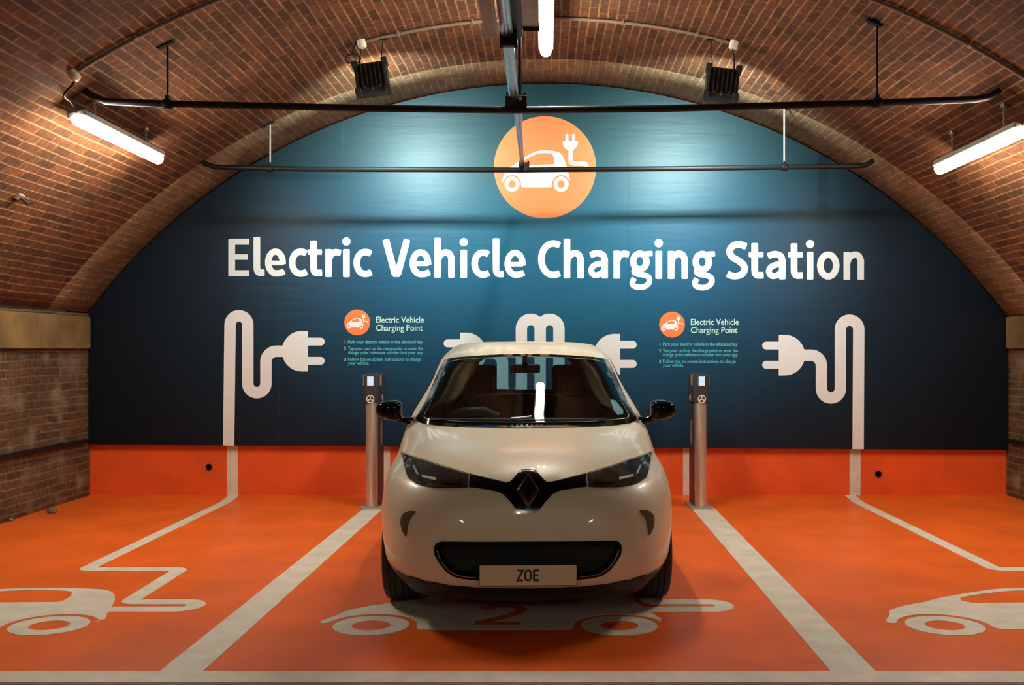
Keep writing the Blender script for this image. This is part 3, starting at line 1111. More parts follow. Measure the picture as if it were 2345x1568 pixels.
# body shell with wheel wells, cabin, window openings and lower intake cut out
knots = [z for _, z in PROF]
zs = []
for a, b in zip(knots, knots[1:]):
    k = max(2, int((b - a) / .012)) if b < 1.5 else 5
    zs += [a + (b - a) * t / k for t in range(k)]
zs.append(knots[-1] - .0004)
me = bpy.data.meshes.new('shell')
loft(zs).to_mesh(me)
shell = bpy.data.objects.new('shell', me)
C.objects.link(shell)
cutters = []
def cut(bm):
    mm = bpy.data.meshes.new('cutter')
    bm.to_mesh(mm)
    bm.free()
    o = bpy.data.objects.new('cutter', mm)
    C.objects.link(o)
    cutters.append(o)
    md = shell.modifiers.new('cut', 'BOOLEAN')
    md.operation = 'DIFFERENCE'
    md.solver = 'EXACT'
    md.object = o
cabz = [.42 + (1.505 - .42) * k / 40 for k in range(41)]
cut(loft(cabz, inset=.055, ymin=.44))
for yy in (0, 2.588):
    for sg in (-1, 1):
        bm = bmesh.new()
        add_lathe(bm, [(.335, .56), (.335, 1.1)], Matrix.Translation((0, yy, .31)) @ Matrix.Rotation(sg * PI / 2, 4, 'Y'), 48)
        bmesh.ops.recalc_face_normals(bm, faces=bm.faces[:])
        cut(bm)
cut(prism(shrink(GLASS, .004), 'y', -.3, 1.32))
REAR = mirror_half([(0, 1.43), (.36, 1.418), (.42, 1.38), (.46, 1.20), (.44, 1.13), (0, 1.12)])
cut(prism(REAR, 'y', 2.45, 3.6))
SIDES = [[(.86, 1.045), (1.53, 1.05), (1.53, 1.42), (1.38, 1.40), (1.14, 1.29)], [(1.60, 1.05), (2.22, 1.10), (2.36, 1.20), (2.24, 1.36), (1.60, 1.42)]]
for q in SIDES:
    cut(prism(q, 'x', -1.2, 1.2))
cut(prism(INTAKE, 'y', -1.0, -.72))
bpy.context.view_layer.update()
dg = bpy.context.evaluated_depsgraph_get()
bme = bpy.data.meshes.new_from_object(shell.evaluated_get(dg))
bme.name = 'body_shell'
for o in cutters + [shell]:
    bpy.data.objects.remove(o)
bme.materials.clear()
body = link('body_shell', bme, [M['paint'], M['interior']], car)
for p in bme.polygons:
    x, y, z = p.center
    deep = False
    if .2 < z < 1.55:
        if y < c_ym(z):
            t = min(1, (c_ym(z) - y) / (c_ym(z) - c_yf(z)))
            e = (abs(x) / c_w(z)) ** c_n(z) + t ** c_n(z)
        else:
            t = min(1, (y - c_ym(z)) / (c_yb(z) - c_ym(z)))
            e = (abs(x) / c_w(z)) ** 4 + t ** 4
        deep = e < .93
    p.material_index = 1 if deep or z <= .201 else 0
    p.use_smooth = True
bme.set_sharp_from_angle(angle=math.radians(32))

# upper edge of the black band and lamps, from the centre outwards; lower edge likewise
UP = [(0, .8464), (.030, .8458), (.042, .841), (.056, .829), (.0865, .8006), (.098, .7938), (.115, .7915), (.1778, .8035), (.274, .8207), (.4075, .843), (.5666, .8660), (.66, .8705), (.735, .8690), (.756, .865)]
LOW = [(.749, .852), (.677, .7987), (.6575, .7870), (.6057, .774), (.5269, .7657), (.3967, .7670), (.3124, .7735), (.2708, .770), (.19, .7590), (.1582, .7521), (.1295, .739), (.0986, .7104), (.066, .6728), (.052, .656), (.036, .647), (0, .6425)]
BON = [(0, .9985), (.38, 1.0000), (.66, 1.0045), (.715, 1.008), (.738, .985), (.752, .93), (.757, .880)]
lift_up = [(x, z + .005) for x, z in UP]
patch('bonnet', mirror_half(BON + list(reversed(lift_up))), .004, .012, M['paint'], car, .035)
# windscreen: black surround and clear pane
patch('windscreen_surround', WS, .003, .010, M['gloss_black'], car, .03, holes=(GLASS,), label='black windscreen border')
patch('windscreen', shrink(GLASS, -.004), .0015, .004, M['windscreen'], car, .04)
def rear_surf(x, z):
    def Yr(x, z):
        t = min(.9995, abs(x) / c_w(z))
        m = c_ym(z)
        return m + (c_yb(z) - m) * (1 - t ** 4) ** .25
    e = .004
    dx, dz = (Yr(x + e, z) - Yr(x - e, z)) / (2 * e), (Yr(x, z + e) - Yr(x, z - e)) / (2 * e)
    return Vector((x, Yr(x, z), z)), Vector((-dx, 1, -dz)).normalized()
patch('rear_window', shrink(REAR, -.012), .003, .005, M['windscreen'], car, .06, surf=rear_surf)
for sg in (-1, 1):
    for q in SIDES:
        patch('side_window', shrink(q, -.012), .003, .005, M['window'], car, .06, surf=side_surf(sg))
    # doors, handles and sill
    d1 = [(.62, .34), (.50, .62), (.54, .90), (.66, 1.015), (1.56, 1.025), (1.56, .34)]
    d2 = [(1.572, .34), (1.572, 1.025), (2.38, 1.07), (2.36, .80), (2.18, .62), (2.10, .45), (2.02, .34)]
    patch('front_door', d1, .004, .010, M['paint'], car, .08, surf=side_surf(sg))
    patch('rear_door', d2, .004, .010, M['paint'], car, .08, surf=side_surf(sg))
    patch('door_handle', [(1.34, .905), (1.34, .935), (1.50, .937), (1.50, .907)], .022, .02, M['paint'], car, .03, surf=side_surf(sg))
    patch('sill', [(.42, .215), (.44, .30), (2.16, .30), (2.18, .215)], .006, .012, M['matt_black'], car, .08, surf=side_surf(sg), label='matt black sill')
    patch('tail_light', [(sg * .52, .86), (sg * .74, .84), (sg * .74, .98), (sg * .60, 1.0)], .004, .012, M['tail'], car, .05, surf=rear_surf, label='red tail light')
# black band with the badge shield
BAND = [p for p in UP if p[0] < .30] + [(.31, .826), (.31, .7735)] + [p for p in LOW if p[0] < .30]
patch('grille_band', mirror_half(BAND), .007, .014, M['gloss_black'], car, .022, label='gloss black band across the nose')
SH = [(0, .836), (.028, .835), (.045, .822), (.075, .793), (.088, .765), (.082, .735), (.050, .680), (.030, .662), (0, .657)]
badge = patch('badge', mirror_half(SH), .016, .012, M['gloss_black'], car, .02)
def diamond(h, w, cz):
    return [(0, cz + h), (w, cz), (0, cz - h), (-w, cz)]
bm = bmesh.new()
cz = .752
lev = [(diamond(.083, .067, cz), .014), (diamond(.062, .049, cz), .028), (diamond(.036, .027, cz), .016)]
R = []
for poly, off in lev:
    r = []
    for i in range(4):
        a, b = Vector(poly[i]), Vector(poly[(i + 1) % 4])
        for t in range(4):
            p = a + (b - a) * t / 4
            r.append(bm.verts.new(Vector((p.x, c_Y(p.x, p.y), p.y)) + c_nrm(p.x, p.y) * off))
    R.append(r)
for a, b in zip(R, R[1:]):
    for k in range(16):
        bm.faces.new((a[k], a[(k + 1) % 16], b[(k + 1) % 16], b[k]))
obj('diamond_emblem', bm, M['dark_chrome'], badge)

# headlamps
for sg in (-1, 1):
    hp = [(.315, .8275), (.4075, .843), (.5666, .8660), (.66, .8705), (.735, .8690), (.756, .865), (.749, .852), (.715, .826), (.677, .7987), (.6575, .7870), (.6057, .774), (.5269, .7657), (.3967, .7670), (.315, .7735)]
    hp = [(sg * x, z) for x, z in hp]
    lamp = patch('headlight', hp, .0035, .010, M['lamp_bowl'], car, .022, label='dark swept headlight')
    for nm, q, mm, of in (('indicator', [(.648, .832), (.636, .834), (.596, .808), (.604, .803)], 'lens', .009),
                          ('daytime_light', [(.575, .806), (.49, .801), (.488, .792), (.572, .797)], 'lens', .010),
                          ('reflector', [(.465, .802), (.345, .803), (.345, .787), (.462, .782)], 'dark_chrome', .008),
                          ('lamp_bezel', [(.60, .797), (.583, .800), (.545, .777), (.56, .774)], 'dark_chrome', .008)):
        patch(nm, [(sg * x, z) for x, z in q], of, .006, M[mm], lamp, .02)
    patch('lamp_cover', shrink(hp, .002), .016, .0035, M['lamp_glass'], lamp, .03)
    v = [(.597, .644), (.63, .640), (.658, .626), (.675, .605), (.679, .585), (.678, .563), (.668, .536), (.649, .507), (.643, .518), (.640, .545), (.636, .572), (.626, .600), (.612, .620), (.596, .634)]
    patch('corner_vent', [(sg * x, z) for x, z in v], .002, .010, M['vent'], car, .014, label='dark crescent vent in the bumper corner')

# lower intake: rim, mesh set back, slats
rim = patch('intake_rim', shrink(INTAKE, -.008), .004, .05, M['gloss_black'], car, .03, holes=(shrink(INTAKE, .010),), label='black intake surround')
bm = bmesh.new()
for k in range(9):
    z = .318 + k * .021
    add_box(bm, (0, -.735, z), (.90 if z > .40 else .72 + (z - .318) * 2, .012, .007))
add_box(bm, (0, -.722, .40), (.98, .006, .21))
obj('intake_grille', bm, M['matt_black'], car)
for sg in (-1, 1):
    bm = bmesh.new()
    pts = []
    for x, z in [(.470, .455), (.462, .425), (.440, .388), (.412, .355), (.374, .331), (.335, .322), (.27, .316)]:
        n_ = c_nrm(x, z)
        p = Vector((x, c_Y(x, z), z)) + n_ * .001
        pts.append((sg * p.x, p.y, p.z))
    add_tube(bm, pts, .0035, 8)
    obj('intake_trim', bm, M['chrome'], car, 60)
# black chin below the painted bumper
CH = [(0, .248), (.25, .2545), (.42, .267), (.575, .284), (.68, .292), (.745, .290), (.748, .25), (.72, .20), (.6, .176), (0, .166)]
patch('chin_spoiler', mirror_half(CH), .004, .03, M['matt_black'], car, .03, label='matt black chin under the bumper')
obj('underbody', box((0, 1.25, .205), (1.06, 3.3, .05), .02), M['matt_black'], car)

# number plate
pl = empty('number_plate')
pl.parent = car
pl.location = (0, -.838, .333)
pl.rotation_euler = (math.radians(-4), 0, 0)
obj('plate_panel', box((0, 0, 0), (.500, .010, .104), .004), M['plate'], pl)
obj('plate_edge', box((0, .004, 0), (.508, .012, .111), .004), M['matt_black'], pl)
fl = Flat()
def pp(p):
    return (p[0] * .001, p[1] * .001)
for strokes in ([[(-55, 25), (-28, 25), (-55, -25), (-27, -25)]], [[(30, 27), (30, -27)], [(26, 25), (56, 25)], [(26, 0), (52, 0)], [(26, -25), (57, -25)]]):
    for s in strokes:
        fl.ribbon([pp(p) for p in s], .010, 'butt')
fl.ribbon([pp((15 * math.copysign(abs(math.cos(t)) ** .75, math.cos(t)) - .5, 25 * math.copysign(abs(math.sin(t)) ** .75, math.sin(t)))) for t in [2 * PI * k / 32 for k in range(32)]], .010, 'butt', True)
fl.build('plate_lettering', M['plate_text'], pl, lambda u, v, l: (u, -.005 - l, v), .001, .001)

# wheels
def wheel(x, y, sg):
    root = empty('wheel', (x, y, .312))
    root.parent = car
    mt = Matrix.Rotation(sg * PI / 2, 4, 'Y')
    hw = .1
    prof = [(.215, -.088), (.245, -.097), (.280, -.099), (.298, -.090), (.307, -.074), (.3105, -.060)]
    for a in (-.052, -.020, .020, .052):
        prof += [(.311, a - .006), (.3055, a - .004), (.3055, a + .004), (.311, a + .006)]
    prof += [(.3105, .060), (.307, .074), (.298, .090), (.280, .099), (.245, .097), (.215, .088)]
    bm = bmesh.new()
    add_lathe(bm, prof, mt, 72, closed=True)
    obj('tyre', bm, M['tyre'], root, 35)
    bm = bmesh.new()
    add_lathe(bm, [(.216, -.08), (.216, .085), (.205, .085), (.19, .06), (.19, -.08)], mt, 48, closed=True)
    for k in range(5):
        r = Matrix.Rotation(2 * PI * k / 5, 3, 'X')
        add_box(bm, r @ Vector((sg * .065, 0, .11)), (.018, .045, .18), r)
    add_lathe(bm, [(.05, .05), (.05, .082), (.02, .085)], mt, 24)
    add_lathe(bm, [(.188, -.03), (.188, -.01)], mt, 40)
    obj('rim', bm, M['galv'], root, 35)
    return root
for y in (0, 2.588):
    for sg in (-1, 1):
        wheel(sg * .738, y, sg)

# door mirrors
for sg in (-1, 1):
    mroot = empty('wing_mirror', (sg * .925, .66, 1.088))
    mroot.parent = car
    mroot['label'] = 'gloss black wing mirror'
    bm = bmesh.new()
    bmesh.ops.create_uvsphere(bm, u_segments=32, v_segments=20, radius=1)
    for v in bm.verts:
        x, y, z = v.co
        f = lambda t, e: math.copysign(abs(t) ** e, t)
        x, y, z = f(x, .50), f(y, .8), f(z, .58)
        o_ = x * sg                                   # outboard
        z *= (1 - .16 * max(0, o_)) 
        zz = z * .067 + (-.012 * o_)  * (-1 if z < 0 else .3)
        v.co = (x * .090, y * .085 * (1 if y < 0 else .55) + .03 * max(0, o_) ** 2, zz)
    obj('mirror_housing', bm, M['gloss_black'], mroot, 60)
    obj('mirror_arm', tube([(-sg * .045, .01, -.050), (-sg * .10, .02, -.070), (-sg * .155, .03, -.078)], .02, 12, [.026, .022, .03]), M['gloss_black'], mroot, 50)
    obj('mirror_glass', box((sg * .004, .048, .0), (.14, .006, .095), .002), M['chrome'], mroot)

# wipers lying at the foot of the windscreen
for sg, x0, x1, zz in ((-1, -.62, -.06, 1.036), (1, -.02, .50, 1.034)):
    pts = []
    for k in range(9):
        x = x0 + (x1 - x0) * k / 8
        z = zz + .004 * math.sin(PI * k / 8)
        pts.append(Vector((x, c_Y(x, z), z)) + c_nrm(x, z) * .013)
    w_ = obj('wiper', tube([tuple(p) for p in pts], .006, 8), M['matt_black'], car, 50)
a = Vector((-.10, c_Y(-.10, 1.04), 1.04)) + c_nrm(-.10, 1.04) * .02
b = Vector((.03, c_Y(.03, 1.052), 1.052)) + c_nrm(.03, 1.052) * .02
obj('wiper_arm', tube([tuple(a), tuple((a + b) / 2 + Vector((0, 0, -.002))), tuple(b)], .007, 8), M['galv'], car, 50)

# cabin
bm = bmesh.new()
prof = [(.46, .93), (.46, 1.005), (.62, 1.028), (.85, 1.022), (1.0, .985), (1.06, .90), (1.06, .78), (.46, .78)]
A = [bm.verts.new((-.70, y, z)) for y, z in prof]
B2 = [bm.verts.new((.70, y, z)) for y, z in prof]
bm.faces.new(A)
bm.faces.new(B2)
for k in range(len(prof)):
    j = (k + 1) % len(prof)
    bm.faces.new((A[k], A[j], B2[j], B2[k]))
obj('dashboard', bm, M['dash'], car)
obj('instrument_hood', tube([(-.52, .88, 1.02), (-.44, .86, 1.06), (-.30, .86, 1.065), (-.20, .88, 1.02)], .035, 14), M['dash'], car, 60)
bm = bmesh.new()
mt = Matrix.Translation((-.36, 1.16, .99)) @ Matrix.Rotation(math.radians(68), 4, 'X')
ringp = [mt @ Vector((.18 * math.cos(2 * PI * k / 40), .18 * math.sin(2 * PI * k / 40), 0)) for k in range(41)]
add_tube(bm, ringp, .014, 10)
for a_ in (0, 180, 270):
    add_tube(bm, [mt @ Vector((0, 0, -.02)), mt @ Vector((.18 * math.cos(math.radians(a_)), .18 * math.sin(math.radians(a_)), 0))], .013, 8)
obj('steering_wheel', bm, M['matt_black'], car, 60)
rv = empty('rear_view_mirror', (-.01, .93, 1.362))
rv.parent = car
obj('mirror_housing', box((0, 0, 0), (.215, .035, .062), .014), M['matt_black'], rv, 40)
obj('mirror_stalk', tube([(0, -.01, .02), (0, -.02, .055), (0, -.015, .085)], .02, 12), M['matt_black'], rv, 40)
def seat(x, y, w, h0, hx):
    s = empty('front_seat', (x, y, .42))
    s.parent = car
    rx = Matrix.Rotation(math.radians(-14), 3, 'X')
    obj('seat_base', box((0, -.1, .06), (w, .5, .16), .05), M['interior'], s, 50)
    obj('backrest', box((0, .22, .40), (w, .14, .60), .055, rx), M['interior'], s, 50)
    obj('headrest', box((hx, .31, .84), (.28, .10, .235), .04, rx), M['interior'], s, 50)
    return s
seat(-.37, 1.42, .50, 0, 0)
seat(.345, 1.42, .50, 0, 0)
rb = empty('rear_bench', (0, 2.28, .42))
rb.parent = car
bm = bmesh.new()
top = [(-.60, .50), (-.56, .60), (-.40, .655), (-.2, .685), (0, .695), (.2, .685), (.40, .655), (.56, .60), (.60, .50), (.60, .1), (-.60, .1)]
A = [bm.verts.new((x, .0 + .1 * z, z)) for x, z in top]
B2 = [bm.verts.new((x, .14 + .1 * z, z)) for x, z in top]
bm.faces.new(A)
bm.faces.new(B2)
for k in range(len(top)):
    j = (k + 1) % len(top)
    bm.faces.new((A[k], A[j], B2[j], B2[k]))
bmesh.ops.bevel(bm, geom=bm.edges[:], offset=.02, segments=2, affect='EDGES')
obj('backrest', bm, M['interior'], rb, 50)
for x in (-.45, .42):
    obj('headrest', box((x, .14, .79), (.26, .09, .18), .035), M['interior'], rb, 50)
# parking permit disc inside the screen
q = [(.565, 1.165), (.60, 1.16), (.645, 1.10), (.64, 1.075), (.60, 1.072), (.575, 1.10)]
st = patch('permit_sticker', q, -.006, .002, M['print_white'], car, .02, label='white permit sticker inside the windscreen')

# ------------------------------------------------------------------ charging posts
def charge_post(loc, label, inner):
    r = empty('charging_post', loc)
    tag(r, label, 'charging post', 'charging posts by the wall')
    # plan: stainless half round column at the front, charcoal spine behind
    bm = bmesh.new()
    pr = [(.054 * math.cos(a), -.0 - .054 * math.sin(a)) for a in [PI * k / 20 for k in range(21)]]
    pts = [(x, y + .062) for x, y in pr]
    pts = pts + [(-.054, .115), (.054, .115)]
    A = [bm.verts.new((x, y, .02)) for x, y in pts]
    B_ = [bm.verts.new((x, y, 1.002)) for x, y in pts]
    bm.faces.new(A)
    bm.faces.new(B_)
    for k in range(len(pts)):
        j = (k + 1) % len(pts)
        bm.faces.new((A[k], A[j], B_[j], B_[k]))
    obj('column', bm, M['stainless'], r, 35)
    obj('spine', box((0, .235, .50), (.128, .26, .98), .012), M['charcoal'], r)
    bm = bmesh.new()
    hp = [(-.066, 0.02), (-.045, 0.0), (.045, 0.0), (.066, 0.02), (.078, .12), (.078, .34), (.06, .37), (-.06, .37), (-.078, .34), (-.078, .12)]
    A = [bm.verts.new((x, y, 1.0)) for x, y in hp]
    B_ = [bm.verts.new((x * 1.04, y, 1.262)) for x, y in hp]
    bm.faces.new(A)
    bm.faces.new(B_)
    for k in range(len(hp)):
        j = (k + 1) % len(hp)
        bm.faces.new((A[k], A[j], B_[j], B_[k]))
    bmesh.ops.bevel(bm, geom=[e for e in bm.edges if abs(e.verts[0].co.z - 1.262) < .001 and abs(e.verts[1].co.z - 1.262) < .001], offset=.012, segments=3, affect='EDGES')
    head = obj('head', bm, M['charcoal'], r, 35)
    obj('screen', box((0, -.001, 1.200), (.060, .008, .085), .003), M['screen'], r)
    obj('screen_bezel', box((0, .001, 1.200), (.074, .008, .099), .004), M['chrome'], r)
    for sg in (-1, 1):
        obj('silver_strip', box((sg * .079, .10, 1.205), (.012, .05, .10), .004), M['stainless'], r)
        fl = Flat()
        fl.ring((.21, .70), .045, .026, .125, .095)
        fl.disc((.21, .70), .018, .045, 24)
        fl.build('socket', M['grey_metal'], r, (lambda s: lambda u, v, l: (s * (.064 + l), u, v))(sg), .004, .004)
        fl = Flat()
        fl.ring((.19, 1.035), .030, .018)
        fl.build('side_badge', M['print_white'], r, (lambda s: lambda u, v, l: (s * (.0785 + l), u, v))(sg), .004, .003)
    fl = Flat()
    fl.ring((0, 1.032), .038, .029)
    for a in (90, 210, 330):
        fl.ribbon([(.010 * math.cos(math.radians(a)), 1.032 + .010 * math.sin(math.radians(a))), (.030 * math.cos(math.radians(a)), 1.032 + .030 * math.sin(math.radians(a)))], .012, 'butt')
    fl.disc((0, 1.032), .008, n=16)
    o = fl.build('badge', M['print_white'], r, lambda u, v, l: (u, -.001 - l, v), .003, .003, 'white ring badge')
    obj('led_strip', box((0, .374, 1.235), (.09, .008, .02), .003), M['led_blue'], r)
    obj('base_plate', box((0, .17, .008), (.21, .40, .016), .004), M['grey_metal'], r)
    return r
charge_post((-1.645, 8.72, 0), 'stainless and charcoal charging post left of the white car', 1)
charge_post((1.462, 8.72, 0), 'stainless and charcoal charging post right of the white car', -1)

# ------------------------------------------------------------------ tube lights
def tube_light(x, y0, y1, z, label, tm='tube', vis=True, cable_from=None, roll=0.0):
    r = empty('tube_light', (x, (y0 + y1) / 2, z))
    tag(r, label, 'tube light', 'tube lights under the vault')
    h = (y1 - y0) / 2
    n = Vector((-x, 0, VZ - vz(x))).normalized()          # points away from the vault
    n = Vector((0, 0, -1)) * .6 + n * .4
    n.normalize()
    t = n.cross(Vector((0, 1, 0)))
    bm = bmesh.new()
    rr = .046
    prof = []
    for k in range(7):
        a = PI / 2 * k / 6
        prof.append((rr * math.sin(a) + 1e-4, -h + .03 - .03 * math.cos(a)))
    prof += [(p[0], -p[1]) for p in reversed(prof)]
    add_lathe(bm, prof, Matrix.Rotation(-PI / 2, 4, 'X'), 20)
    obj('diffuser', bm, M[tm], r, 60)
    rot = Matrix((t, Vector((0, 1, 0)), -n)).transposed()
    obj('housing', box(-n * .036, (.125, 2 * h - .02, .05), .012, rot), M['grey_metal'], r)
    for s in (-1, 1):
        yy = s * h * .62
        top = vz(x) - z
        bm = bmesh.new()
        n_l = 9
        z0 = .055
        for k in range(n_l):                               # chain links
            za, zb = z0 + (top - z0) * k / n_l, z0 + (top - z0) * (k + 1) / n_l
            mid = (za + zb) / 2
            L = (zb - za) * .68
            ringp = []
            for q in range(13):
                a = 2 * PI * q / 12
                u = .008 * math.cos(a)
                ringp.append((u if k % 2 else 0, yy + (0 if k % 2 else u), mid + L * math.sin(a)))
            add_tube(bm, ringp, .0022, 5)
        obj('chain', bm, M['galv'], r)
        obj('ceiling_hook', box((0, yy, top - .01), (.03, .05, .03), .006), M['galv'], r)
    if cable_from:
        dx, dy, dz = cable_from[0] - x, cable_from[1] - (y0 + y1) / 2, cable_from[2] - z
        obj('power_cable', tube(smooth_path([(0, -h + .02, .03), (.02 if x > 0 else -.02, -h - .03, .10), (dx * .3, dy, dz * .45), (dx * .9, dy, dz * .8), (dx, dy, dz)], 6), .007, 8), M['black_steel'], r, 60)
    return r
def vpt(a, inset=0.0):
    return ((VR - inset) * math.sin(a), VZ + (VR - inset) * math.cos(a))
aL, aR = math.asin(-3.12 / VR), math.asin(3.21 / VR)
jl, jr = vpt(aL, .04), vpt(aR, .04)
tube_light(-3.2, 6.34, 7.70, 3.07, 'lit tube light hanging over the left bay', 'tube', cable_from=(jl[0], 6.12, jl[1]))
tube_light(3.25, 6.34, 7.70, 2.985, 'lit tube light hanging over the right bay', 'tube', cable_from=(jr[0], 6.12, jr[1]))
tube_light(0.0, 6.34, 7.70, 3.955, 'lit tube light under the crown of the vault')
for x, z, w in ((-3.2, 3.03, 'left'), (0.0, 3.955, 'crown'), (3.25, 2.985, 'right')):
    tube_light(x, -4.2, -2.84, z, 'lit tube light over the driving lane, %s side of the vault' % w, 'tube_back')

# ------------------------------------------------------------------ conduits bent round the vault
def conduit(y, a0, a1, label, m, jb, clips):
    r = empty('conduit', (0, y, 0))
    tag(r, label, 'conduit')
    pts = [(vpt(a0 + (a1 - a0) * k / 40, .018)[0], 0, vpt(a0 + (a1 - a0) * k / 40, .018)[1]) for k in range(41)]
    obj('pipe', tube(pts, .0135, 10), m, r, 50)
    for k in range(clips):
        x, z = vpt(a0 + (a1 - a0) * (k + .5) / clips, .016)
        a = a0 + (a1 - a0) * (k + .5) / clips
        obj('saddle_clip', box((x, 0, z), (.022, .05, .034), .005, Matrix.Rotation(a, 3, 'Y')), m, r)
    for a in jb:
        x, z = vpt(a, .035)
        bm = bmesh.new()
        n = Vector((-math.sin(a), 0, -math.cos(a)))
        q = n.to_track_quat('Z', 'Y').to_matrix().to_4x4()
        add_lathe(bm, [(.036, -.035), (.036, .012), (.033, .022), (.022, .030), (.001, .033)], Matrix.Translation((x, 0, z)) @ q, 24)
        obj('junction_box', bm, M['pale_plastic'], r, 50)
    return r
conduit(6.12, aL, aR, 'dark conduit hoop along the vault above the outer tube lights', M['conduit'], (aL, aR), 7)
b0, b1 = math.asin(-1.515 / VR), math.asin(1.545 / VR)
conduit(7.62, b0, b1, 'pale conduit hoop linking the two floodlights', M['conduit'], (b0, b1), 5)

# ------------------------------------------------------------------ floodlights
def floodlight(x, y, z, label, yaw, roll, coil):
    r = empty('floodlight', (x, y, z))
    tag(r, label, 'floodlight', 'floodlights aimed at the mural')
    top = vz(x) - z
    rot = Matrix.Rotation(math.radians(yaw), 3, 'Z') @ Matrix.Rotation(math.radians(roll), 3, 'Y') @ Matrix.Rotation(math.radians(-9), 3, 'X')
    bm = bmesh.new()
    add_box(bm, rot @ Vector((0, 0, 0)), (.27, .11, .26), rot, .012)
    for k in range(7):
        add_box(bm, rot @ Vector((-.108 + .036 * k, -.068, .01)), (.008, .035, .20), rot)
    for u, v in ((-.12, .12), (.12, .12), (-.12, -.12), (.12, -.12)):
        add_box(bm, rot @ Vector((u, -.04, v)), (.05, .10, .05), rot, .008)
    obj('casing', bm, M['flood_black'], r)
    for u, v in ((-.06, -.085), (.0, -.085), (.06, -.085), (.0, -.11)):
        p = rot @ Vector((u, -.058, v))
        bm = bmesh.new()
        add_lathe(bm, [(.008, 0), (.008, .006), (.001, .008)], Matrix.Translation(p) @ (rot.to_4x4() @ Matrix.Rotation(PI / 2, 4, 'X')), 12)
        obj('screw', bm, M['galv'], r)
    obj('lens', box(rot @ Vector((0, .0535, 0)), (.23, .006, .21), .002, rot), M['flood_face'], r)
    bm = bmesh.new()
    for s in (-1, 1):
        p = rot @ Vector((s * .09, 0, .12))
        add_tube(bm, [tuple(p), (p.x, p.y, p.z + .05), (s * .085, 0, top - .004)], .005, 8)
    add_tube(bm, [(-.12, 0, top - .012), (.12, 0, top - .012)], .008, 8)
    obj('bracket', bm, M['black_steel'], r)
    sg = -1 if x < 0 else 1
    cab = [rot @ Vector((sg * .08, -.03, .13)), Vector((sg * .10, -.02, .20)), Vector((sg * .08, 0, top - .03))]
    if coil:
        bm = bmesh.new()
        c0 = Vector((sg * .155, -.02, .165))
        add_tube(bm, [c0 + Vector((.06 * math.cos(2 * PI * k / 24), .01 * math.sin(k), .040 * math.sin(2 * PI * k / 24))) for k in range(25)], .007, 8)
        add_tube(bm, [tuple(rot @ Vector((sg * .08, -.03, .12))), tuple(c0 + Vector((.055, 0, -.02)))], .007, 8)
        add_tube(bm, [tuple(c0 + Vector((-.01, 0, .04))), (sg * .13, 0, top - .02)], .006, 8)
        obj('cable_coil', bm, M['black_steel'], r, 60)
    else:
        obj('cable', tube(smooth_path([tuple(p) for p in cab], 6), .006, 8), M['black_steel'], r, 60)
    ld = bpy.data.lights.new('flood_lamp', 'AREA')
    ld.shape = 'RECTANGLE'
    ld.size, ld.size_y = .13, .12
    ld.energy = FLOOD
    ld.color = FLOOD_COL
    ld.spread = math.radians(108)
    lo = bpy.data.objects.new('flood_lamp', ld)
    C.objects.link(lo)
    lo.parent = r
    lo.location = rot @ Vector((0, .060, 0))
    d = (rot @ Vector((0, 1, 0))).normalized()
    lo.rotation_euler = d.to_track_quat('-Z', 'Y').to_euler()
    return r
floodlight(-1.42, 7.62, 3.705, 'black floodlight left of the pipe spine, with a coil of cable', 3, -9, True)
floodlight(1.44, 7.62, 3.66, 'black floodlight right of the pipe spine, cable without a coil', -6, 7, False)

# ------------------------------------------------------------------ black cross pipes hung from the vault
def cross_pipe(y, pts, hangers, label, hm):
    r = empty('cross_pipe', (0, y, 0))
    tag(r, label, 'pipe', 'black cross pipes')
    obj('pipe', tube([(x, 0, z) for x, z in pts], .024, 14), M['black_steel'], r, 50)
    for (x, z) in hangers:
        h = bmesh.new()
        add_tube(h, [(x, 0, z + .02), (x, 0, vz(x) - .02)], .0085, 8)
        hr = obj('hanger_rod', h, hm, r, 50)
        h = bmesh.new()
        add_lathe(h, [(.033, -.028), (.036, -.018), (.036, .018), (.033, .028)], Matrix.Translation((x, 0, z)) @ Matrix.Rotation(PI / 2, 4, 'Y'), 20)
        add_box(h, (x, 0, z + .038), (.03, .03, .04), None, .006)
        obj('pipe_clamp', h, M['black_steel'], hr, 40)
        a = math.asin(x / VR)
        obj('anchor_bracket', box((x - .02, 0, vz(x) - .012), (.12, .045, .02), .004, Matrix.Rotation(a, 3, 'Y')), M['black_steel'], hr)
    for x in (-.21, ):
        pass
    return r
P1 = [(-3.20, 3.30), (-3.14, 3.25), (-3.04, 3.208), (-2.6, 3.190), (-1.2, 3.160), (-.21, 3.148), (.8, 3.158), (2.2, 3.195), (2.96, 3.222), (3.06, 3.24), (3.13, 3.285)]
cross_pipe(6.42, P1, [(-2.61, 3.190), (2.285, 3.198)], 'black cross pipe in front, passing between the floodlights and the roundel', M['black_steel'])
P2 = [(-3.24, 3.27), (-3.19, 3.235), (-3.10, 3.205), (-2.2, 3.185), (-.22, 3.178), (1.2, 3.190), (2.9, 3.215), (3.0, 3.225), (3.07, 3.265)]
cross_pipe(8.72, P2, [(-2.585, 3.192), (2.235, 3.204)], 'black cross pipe behind, passing across the orange roundel', M['grey_metal'])

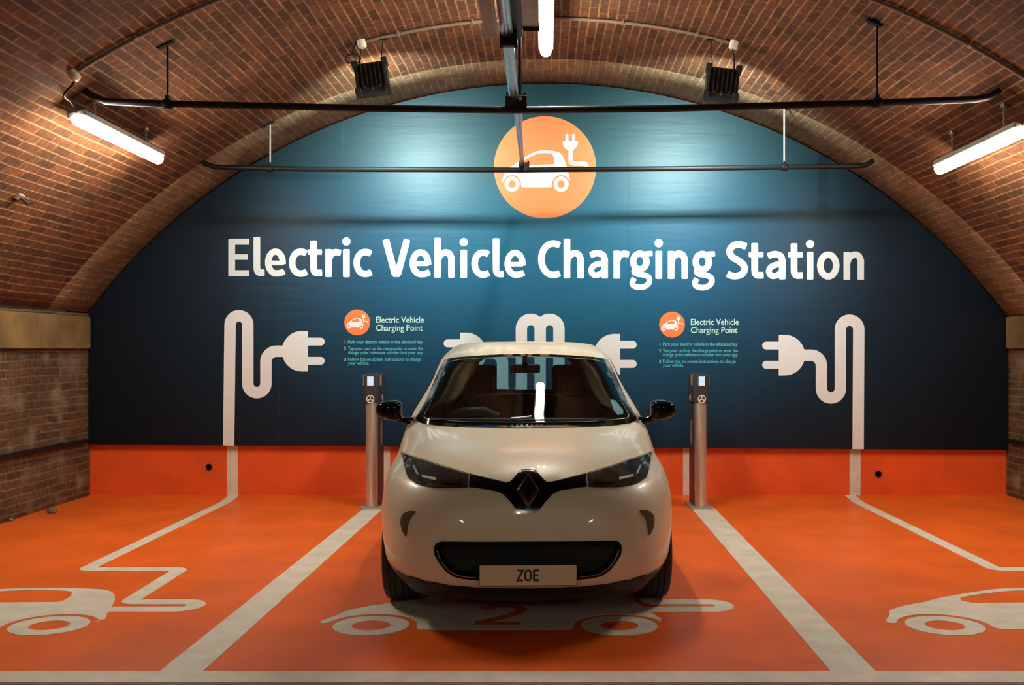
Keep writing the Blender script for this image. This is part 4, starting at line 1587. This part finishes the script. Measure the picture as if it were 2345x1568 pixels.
# spine: steel conduit along the middle with clamps, fed from the near trunking
sp_ = empty('spine_conduit', (-.215, 0, 3.205))
tag(sp_, 'shiny steel conduit running lengthwise to the rear cross pipe', 'conduit')
obj('steel_pipe', tube([(.004, 3.6, .035), (0, 5.2, .035), (-.005, 6.30, .030)], .034, 20), M['galv'], sp_, 50)
obj('black_pipe', tube([(.045, 3.6, .085), (.045, 5.25, .08)], .042, 16), M['black_steel'], sp_, 50)
obj('thin_pipe', tube([(.004, 6.2, .022), (.0, 7.2, .02), (-.006, 8.70, .018)], .019, 14), M['galv'], sp_, 50)
obj('second_pipe', tube([(.040, 6.38, .012), (.022, 7.2, .015), (.004, 8.70, .018)], .013, 12), M['galv'], sp_, 50)
for y, w in ((5.12, .10), (6.42, .15), (8.72, .10)):
    bm = bmesh.new()
    add_box(bm, (.01, y, .0), (w, .05, .085), None, .01)
    add_tube(bm, [(.01 - w * .4, y, -.05), (.01 - w * .4, y, .06)], .010, 8)
    add_tube(bm, [(.01 + w * .4, y, -.05), (.01 + w * .4, y, .06)], .010, 8)
    obj('clamp', bm, M['black_steel'], sp_)
bm = tube([(.035, 6.46, .0), (.035, 6.46, vz(-.18) - 3.205)], .014, 10)
obj('hanger_rod', bm, M['black_steel'], sp_, 50)
# trunking left of the spine and box right of it, both bolted under the crown
def G2(px, py, y):
    return ((px - CX) / F * y, EYE + (CY - py) / F * y)
tr = empty('cable_trunking', (-.33, 4.9, 3.36))
tag(tr, 'grey open-ended metal cable trunking left of the steel conduit', 'trunking')
x0, z0 = G2(1112, 92, 5.0)
x1, z1 = G2(1139, 88, 5.0)
tr.location = ((x0 + x1) / 2, 0, (z0 + z1) / 2)
obj('trough', box((0, 4.0, .035), (.066, 2.0, .07), .004), M['grey_metal'], tr)
for y in (3.3, 4.75):
    obj('hanger_rod', tube([(0, y, .06), (0, y, vz(tr.location.x) - tr.location.z)], .006, 8), M['black_steel'], tr)
x0, z0 = G2(1172, 62, 5.6)
x1, z1 = G2(1234, 62, 5.6)
jb = empty('junction_box', ((x0 + x1) / 2, 5.6, z0))
tag(jb, 'grey metal box beside the middle tube light', 'junction box')
obj('casing', box((0, -.26, .055), (x1 - x0, .52, .11), .008), M['grey_metal'], jb)
obj('lower_flange', box((0, .002, .002), (x1 - x0 + .012, .012, .05), .003), M['black_steel'], jb)
for s in (-1, 1):
    obj('hanger_rod', tube([(s * .05, -.26, .1), (s * .05, -.26, vz(jb.location.x) - jb.location.z)], .006, 8), M['black_steel'], jb)
# small black bracket on the brickwork at the left
h = empty('wall_bracket', (-3.985, 7.03, vz(-3.985)))
tag(h, 'small black bracket on the brick vault at far left', 'bracket')
h.rotation_euler = (0, math.asin(-3.985 / VR), 0)
obj('plate', box((0, 0, -.012), (.05, .07, .024), .004), M['conduit'], h)
obj('arm', tube([(0, 0, -.02), (.0, .03, -.07), (.02, .07, -.075)], .012, 8), M['black_steel'], h)
